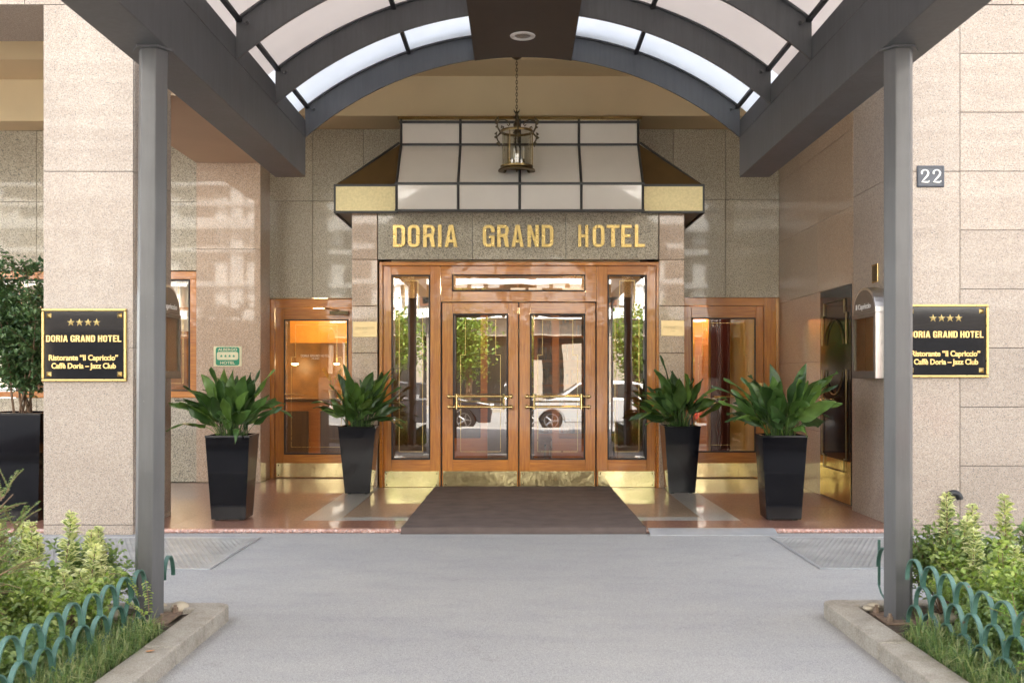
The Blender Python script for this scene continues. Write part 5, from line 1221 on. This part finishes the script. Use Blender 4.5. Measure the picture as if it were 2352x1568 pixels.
# right bed
spike_shrub(1, [(2.45, 5.85, .73), (2.62, 5.9, .66), (2.50, 5.6, .56)], 'cream and green variegated shrub nearest the right post', 34)
spike_shrub(1, [(2.78, 5.85, .72), (2.93, 5.7, .66), (2.86, 5.5, .60)], 'variegated shrub in the middle of the right bed', 35)
spike_shrub(1, [(3.02, 5.85, .70), (2.75, 5.25, .58), (2.62, 5.4, .50), (3.0, 5.5, .7), (3.2, 5.7, .66)], 'variegated shrub at the right picture edge', 36)
leafy_shrub(2.60, 5.45, .36, .5, .22, .30, 'lime leaved shrub behind the right green hoops', 45, 'lime', 5200, s=1)
leafy_shrub(2.95, 5.0, .4, .6, .26, .22, 'pale green shrub deeper in the right bed', 46, 'lime', 4600, s=1)
leafy_shrub(2.42, 5.0, .2, .5, .18, .14, 'mid green low shrub inside the right hoops', 47, 'mid', 3600, s=1)
leafy_shrub(2.5, 5.9, .34, .2, .2, .36, 'leafy green shrub against the right wall side of the bed', 48, 'mid', 3000, s=1)
leafy_shrub(3.15, 5.85, .4, .25, .2, .38, 'tall leafy shrub at the far right of the bed', 49, 'mid', 3000, s=1)
twiggy(2.50, 4.3, .16, 'low twiggy shrub spreading over the right hoops', 54, 34, .34, (-.1, .1, .25), 1, 'fern')
twiggy(2.75, 4.55, .25, 'twiggy shrub at the right picture edge', 55, 44, .40, (.1, 0, .3), 1, 'mid')
# ferns
def fern(x, y, lab, seed, n=9, L=.34, s=1):
    rnd = random.Random(seed); t = thing('fern', lab, 'fern', (x, y, .03), 'ferns beside the right kerb'); lf = MB(); st = MB()
    for i in range(n):
        az = 2*PI*i/n+rnd.uniform(-.3, .3); el_ = rnd.uniform(.4, .9); d = Vector((math.cos(az), math.sin(az), math.tan(el_)*.8)).normalized(); p = Vector((x, y, .04)); pts = [p.copy()]; m = 22; ll = L*rnd.uniform(.6, 1.1)
        for k in range(m):
            u = k/m; p = p+d*(ll/m); d = (d+Vector((0, 0, -.075))).normalized(); pts.append(p.copy()); sdv = d.cross(Vector((0, 0, 1))).normalized()
            if k > 4:
                w_ = .075*math.sin(PI*min(1, (u-.15)/.85)**.7)+.004
                for e in (-1, 1):
                    tip = p+(sdv*e+d*.45).normalized()*w_; q = d*.006; lf.add([p-q, p+q, tip+q*.4-Vector((0, 0, .008)), tip-q*.4-Vector((0, 0, .008)), (p+tip)/2+q*1.6, (p+tip)/2-q*1.6], [(0, 1, 4, 5), (5, 4, 2, 3)])
        st.tube(pts[::3], .002, 4)
    obj('fronds', lf, M['fern'], t); obj('stem', st, M['twig'], t)
fern(2.33, 4.95, 'bright green fern in front of the right hoops', 61); fern(2.30, 4.45, 'fern low beside the right kerb', 62, 8, .28); fern(2.62, 4.1, 'fern at the lower right corner', 63, 9, .36)
t = MB(); t.add([(-1.83, 5.02, .056), (-1.81, 5.00, .058), (-1.775, 5.01, .064), (-1.80, 5.035, .058)], [(0, 1, 2, 3)]); tag(obj('fallen_petal', t, plain('orange_petal', (.7, .28, .08), .6)), 'small orange petal lying on the left kerb', 'petal')
# grass
def grass(s, seed):
    rnd = random.Random(seed); b = MB(); xk = (1.71 if s < 0 else 1.83)+.175
    for c_ in range(760):
        y0 = rnd.uniform(3.3, 5.45 if s < 0 else 5.35); x0 = xk+abs(rnd.gauss(0, .18))
        if rnd.random() < .35+.6*noise.noise(Vector((x0*4, y0*4, s))): continue
        H_ = rnd.uniform(.05, .15)
        for i in range(rnd.randint(9, 22)):
            a = rnd.uniform(0, 2*PI); d = Vector((math.cos(a), math.sin(a), 0)); p = Vector((s*(x0+rnd.gauss(0, .018)), y0+rnd.gauss(0, .018), .03)); L = H_*rnd.uniform(.6, 1.5)
            wv = Vector((-d.y, d.x, 0))*rnd.uniform(.002, .004); bend = rnd.uniform(.2, 1.25)
            m1 = p+Vector((0, 0, L*.6))+d*L*.3*bend; m2 = p+Vector((0, 0, L*(1-.5*bend)))+d*L*.85*bend
            if abs(m2.x) < xk-.13 or abs(p.x) < xk+.005: continue
            b.add([p-wv, p+wv, m1+wv*.8, m1-wv*.8, m2], [(0, 1, 2, 3), (3, 2, 4)])
    tag(obj('grass', b, M['grass']), 'dark green tufted grass along the %s kerb' % ('left' if s < 0 else 'right'), 'grass', kind='stuff')
grass(-1, 71); grass(1, 72)

# ------------------------------------------------------------ across the street (seen only in reflections)
t = thing('apartment_building', 'pale sunlit building across the street mirrored in the door glass', 'building', (0, -24, 0))
wallm = plain('pale_stucco', (.30, .26, .21), .8, var=.05); whm = plain('white_stucco', (.82, .81, .78), .7, var=.03); brn = plain('brown_frame', (.14, .06, .03), .6); dk = plain('dark_shop_glass', (.02, .022, .02), .1, coat=1)
b = MB(); b.box(-30, 30, -36, -24.0, 4.2, 24); obj('wall', b, plain('grey_brown_render', (.20, .17, .14), .8), t)
b = MB()
for k, z in enumerate([4.2, 5.9, 7.6, 8.75, 9.9, 10.9, 11.55, 12.5, 13.6, 14.3, 15.4, 17, 18.5, 20, 22]):
    b.box(-30, 30, -24+.002, -23.6+(.3 if k % 3 == 0 else 0), z, z+(.5 if k % 3 == 0 else .22))
for x in range(-30, 31, 4): b.box(x-.3, x+.3, -24+.003, -23.75, 4.7, 24)
for x in range(-28, 31, 4):
    for z in (4.9, 8.1, 12.8, 16): b.box(x-1.5, x-.9, -24+.002, -23.9, z, z+2.2); b.box(x+.9, x+1.5, -24+.002, -23.9, z, z+2.2)
obj('balcony_band', b, whm, t)
for i, x in enumerate(range(-28, 31, 4)):
    for z in (4.9, 8.2, 12.0):
        w_ = MB(); w_.box(x-.8, x+.8, -24.0, -23.93, z, z+1.9); wf = obj('window', w_, brn, t); w_ = MB(); w_.box(x-.68, x-.04, -23.925, -23.92, z+.1, z+1.8); w_.box(x+.04, x+.68, -23.925, -23.92, z+.1, z+1.8); obj('pane', w_, dk, wf)
b = MB(); b.box(-30, 30, -36, -24.3, -.2, 4.19); obj('shop_front', b, dk, t)
b = MB()
for x in range(-30, 31, 5): b.box(x-.35, x+.35, -24.29, -23.95, -.1, 4.19)
b.box(-30, 30, -24.29, -23.9, 3.4, 4.18); b.box(-9, -6.8, -24.2, -24.1, 0, 3.2); b.box(2.2, 3.4, -24.2, -24.1, 0, 3.0); b.box(.5, 1.2, -24.2, -24.1, 0, 2.2); obj('pier', b, wallm, t)
def street_tree(x, y, h, r_, lab, seed):
    rnd = random.Random(seed); t = thing('street_tree', lab, 'tree', (x, y, GZ), 'street trees across the road'); b = MB(); b.tube([(x, y, GZ), (x+.05, y, h*.4), (x-.05, y+.05, h*.6)], [.14, .11, .08], 8)
    lf = MB(); ends = []
    for i in range(13):
        a = rnd.uniform(0, 2*PI); e = Vector((x+r_*rnd.uniform(.3, .95)*math.cos(a), y+r_*rnd.uniform(.3, .95)*math.sin(a), h*rnd.uniform(.5, 1.0))); b.tube([(x, y, h*.42), Vector((x, y, h*.5)).lerp(e, .5), e], [.06, .03, .012], 5); ends.append(e)
    for i in range(3200):
        e = rnd.choice(ends); small_leaf(lf, e+Vector((rnd.gauss(0, .34), rnd.gauss(0, .34), rnd.gauss(0, .3))), rnd, .13, .09)
    obj('trunk', b, M['bark'], t); obj('crown', lf, M['treeleaf'], t)
street_tree(-1.7, -8.6, 3.3, .95, 'small leafy tree across the road, mirrored in the left door leaf', 81)
street_tree(4.0, -8.6, 3.4, .85, 'small leafy tree across the road, mirrored in the right sidelight', 82)
street_tree(-4.5, -8.8, 3.5, .95, 'small leafy tree across the road, mirrored in the left sidelight', 83)
def car(x, y, col, lab, flip=1, est=0):
    t = thing('parked_car', lab, 'car', (x, y, GZ-.15), 'cars mirrored in the door glass'); z0 = GZ-.15
    paint = plain('car_paint', col, .25, coat=1, var=.02)
    low = [(-2.1, .25), (-2.15, .55), (-2.05, .8), (-1.2, .95), (1.5, .98), (2.05, .9), (2.15, .6), (2.1, .25)]
    wa = lambda cx: [(cx+.37*math.cos(R(a)), .3+.37*math.sin(R(a))) for a in range(172, 0, -14)]
    poly = low[:]+[(1.75, .25)]+[(1.33+.37*math.cos(R(a)), .28+.37*math.sin(R(a))) for a in range(0, 181, 18)]+[(-.95, .25)]+[(-1.33+.37*math.cos(R(a)), .28+.37*math.sin(R(a))) for a in range(0, 181, 18)]+[(-1.75, .25)]
    b = MB(); b.prism([(x+flip*px, z0+pz) for px, pz in poly], 'y', y-.88, y+.88); obj('body', b, paint, t, recalc=True, bevel=.04)
    rf = [(-1.25, .95), (-.5, 1.42), (.9, 1.46), (1.45+est*.4, 1.3 if est else 1.22), (1.9, .97)]; b = MB()
    lo = [(x+flip*px, y-.82, z0+pz) for px, pz in rf]; hi = [(x+flip*px, y+.82, z0+pz) for px, pz in rf]
    lo = [(v[0], v[1]+(.16 if v[2] > z0+1 else 0), v[2]) for v in lo]; hi = [(v[0], v[1]-(.16 if v[2] > z0+1 else 0), v[2]) for v in hi]
    n = 5; b.add(lo+hi, [list(range(n)), list(range(n, 2*n))[::-1]]+[(i, n+i, n+i+1, i+1) for i in range(n-1)]); obj('cabin', b, paint, t, recalc=True, bevel=.03)
    b = MB()
    for sgn in (-1, 1):
        for a0, a1, b0, b1 in ((-1.0, .0, -.48, .0), (.08, .85, .08, .8), (.93, 1.55, .9, 1.25)):
            ylo, yhi = y+sgn*.826, y+sgn*.69; q = [(x+flip*a0, ylo, z0+1.0), (x+flip*a1, ylo, z0+1.0), (x+flip*b1, yhi, z0+1.37), (x+flip*b0, yhi, z0+1.37)]; b.add(q, [(0, 1, 2, 3)])
    obj('window', b, dk, t)
    for cx in (-1.33, 1.33):
        for sgn in (-1, 1):
            b = MB(); b.lathe([(.2, -.1), (.31, -.1), (.32, 0), (.31, .1), (.2, .1)], (x+flip*cx, y+sgn*.8, z0+.32), 24, axis='y'); wh = obj('wheel', b, M['black'], t, smooth=True)
            b = MB(); yy = y+sgn*.9
            b.lathe([(.2, -.01), (.21, .01), (.185, .01), (.185, -.01)], (x+flip*cx, yy, z0+.32), 24, axis='y')
            for k in range(5): a = 2*PI*k/5; b.tube([(x+flip*cx, yy, z0+.32), (x+flip*cx+.19*math.cos(a), yy, z0+.32+.19*math.sin(a))], [.03, .02], 5)
            obj('rim', b, M['alu'], wh)
    for cx, mt in ((-2.1, M['white']), (2.1, plain('red_lens', (.5, .02, .02), .2))):
        for sgn in (-1, 1): b = MB(); b.box(x+flip*cx-.06, x+flip*cx+.06, y+sgn*.7-.14, y+sgn*.7+.14, z0+.62, z0+.76); obj('headlight' if cx < 0 else 'tail_light', b, mt, t, bevel=.02)
car(2.3, -4.6, (.40, .41, .42), 'white car parked at the near kerb, mirrored in the right door leaf', 1, 1)
car(-2.9, -4.7, (.03, .032, .038), 'dark car parked beside the white one, mirrored in the left door leaf', -1)
car(7.4, -4.6, (.30, .02, .03), 'red car parked at the near kerb, mirrored in the right sidelight', 1)
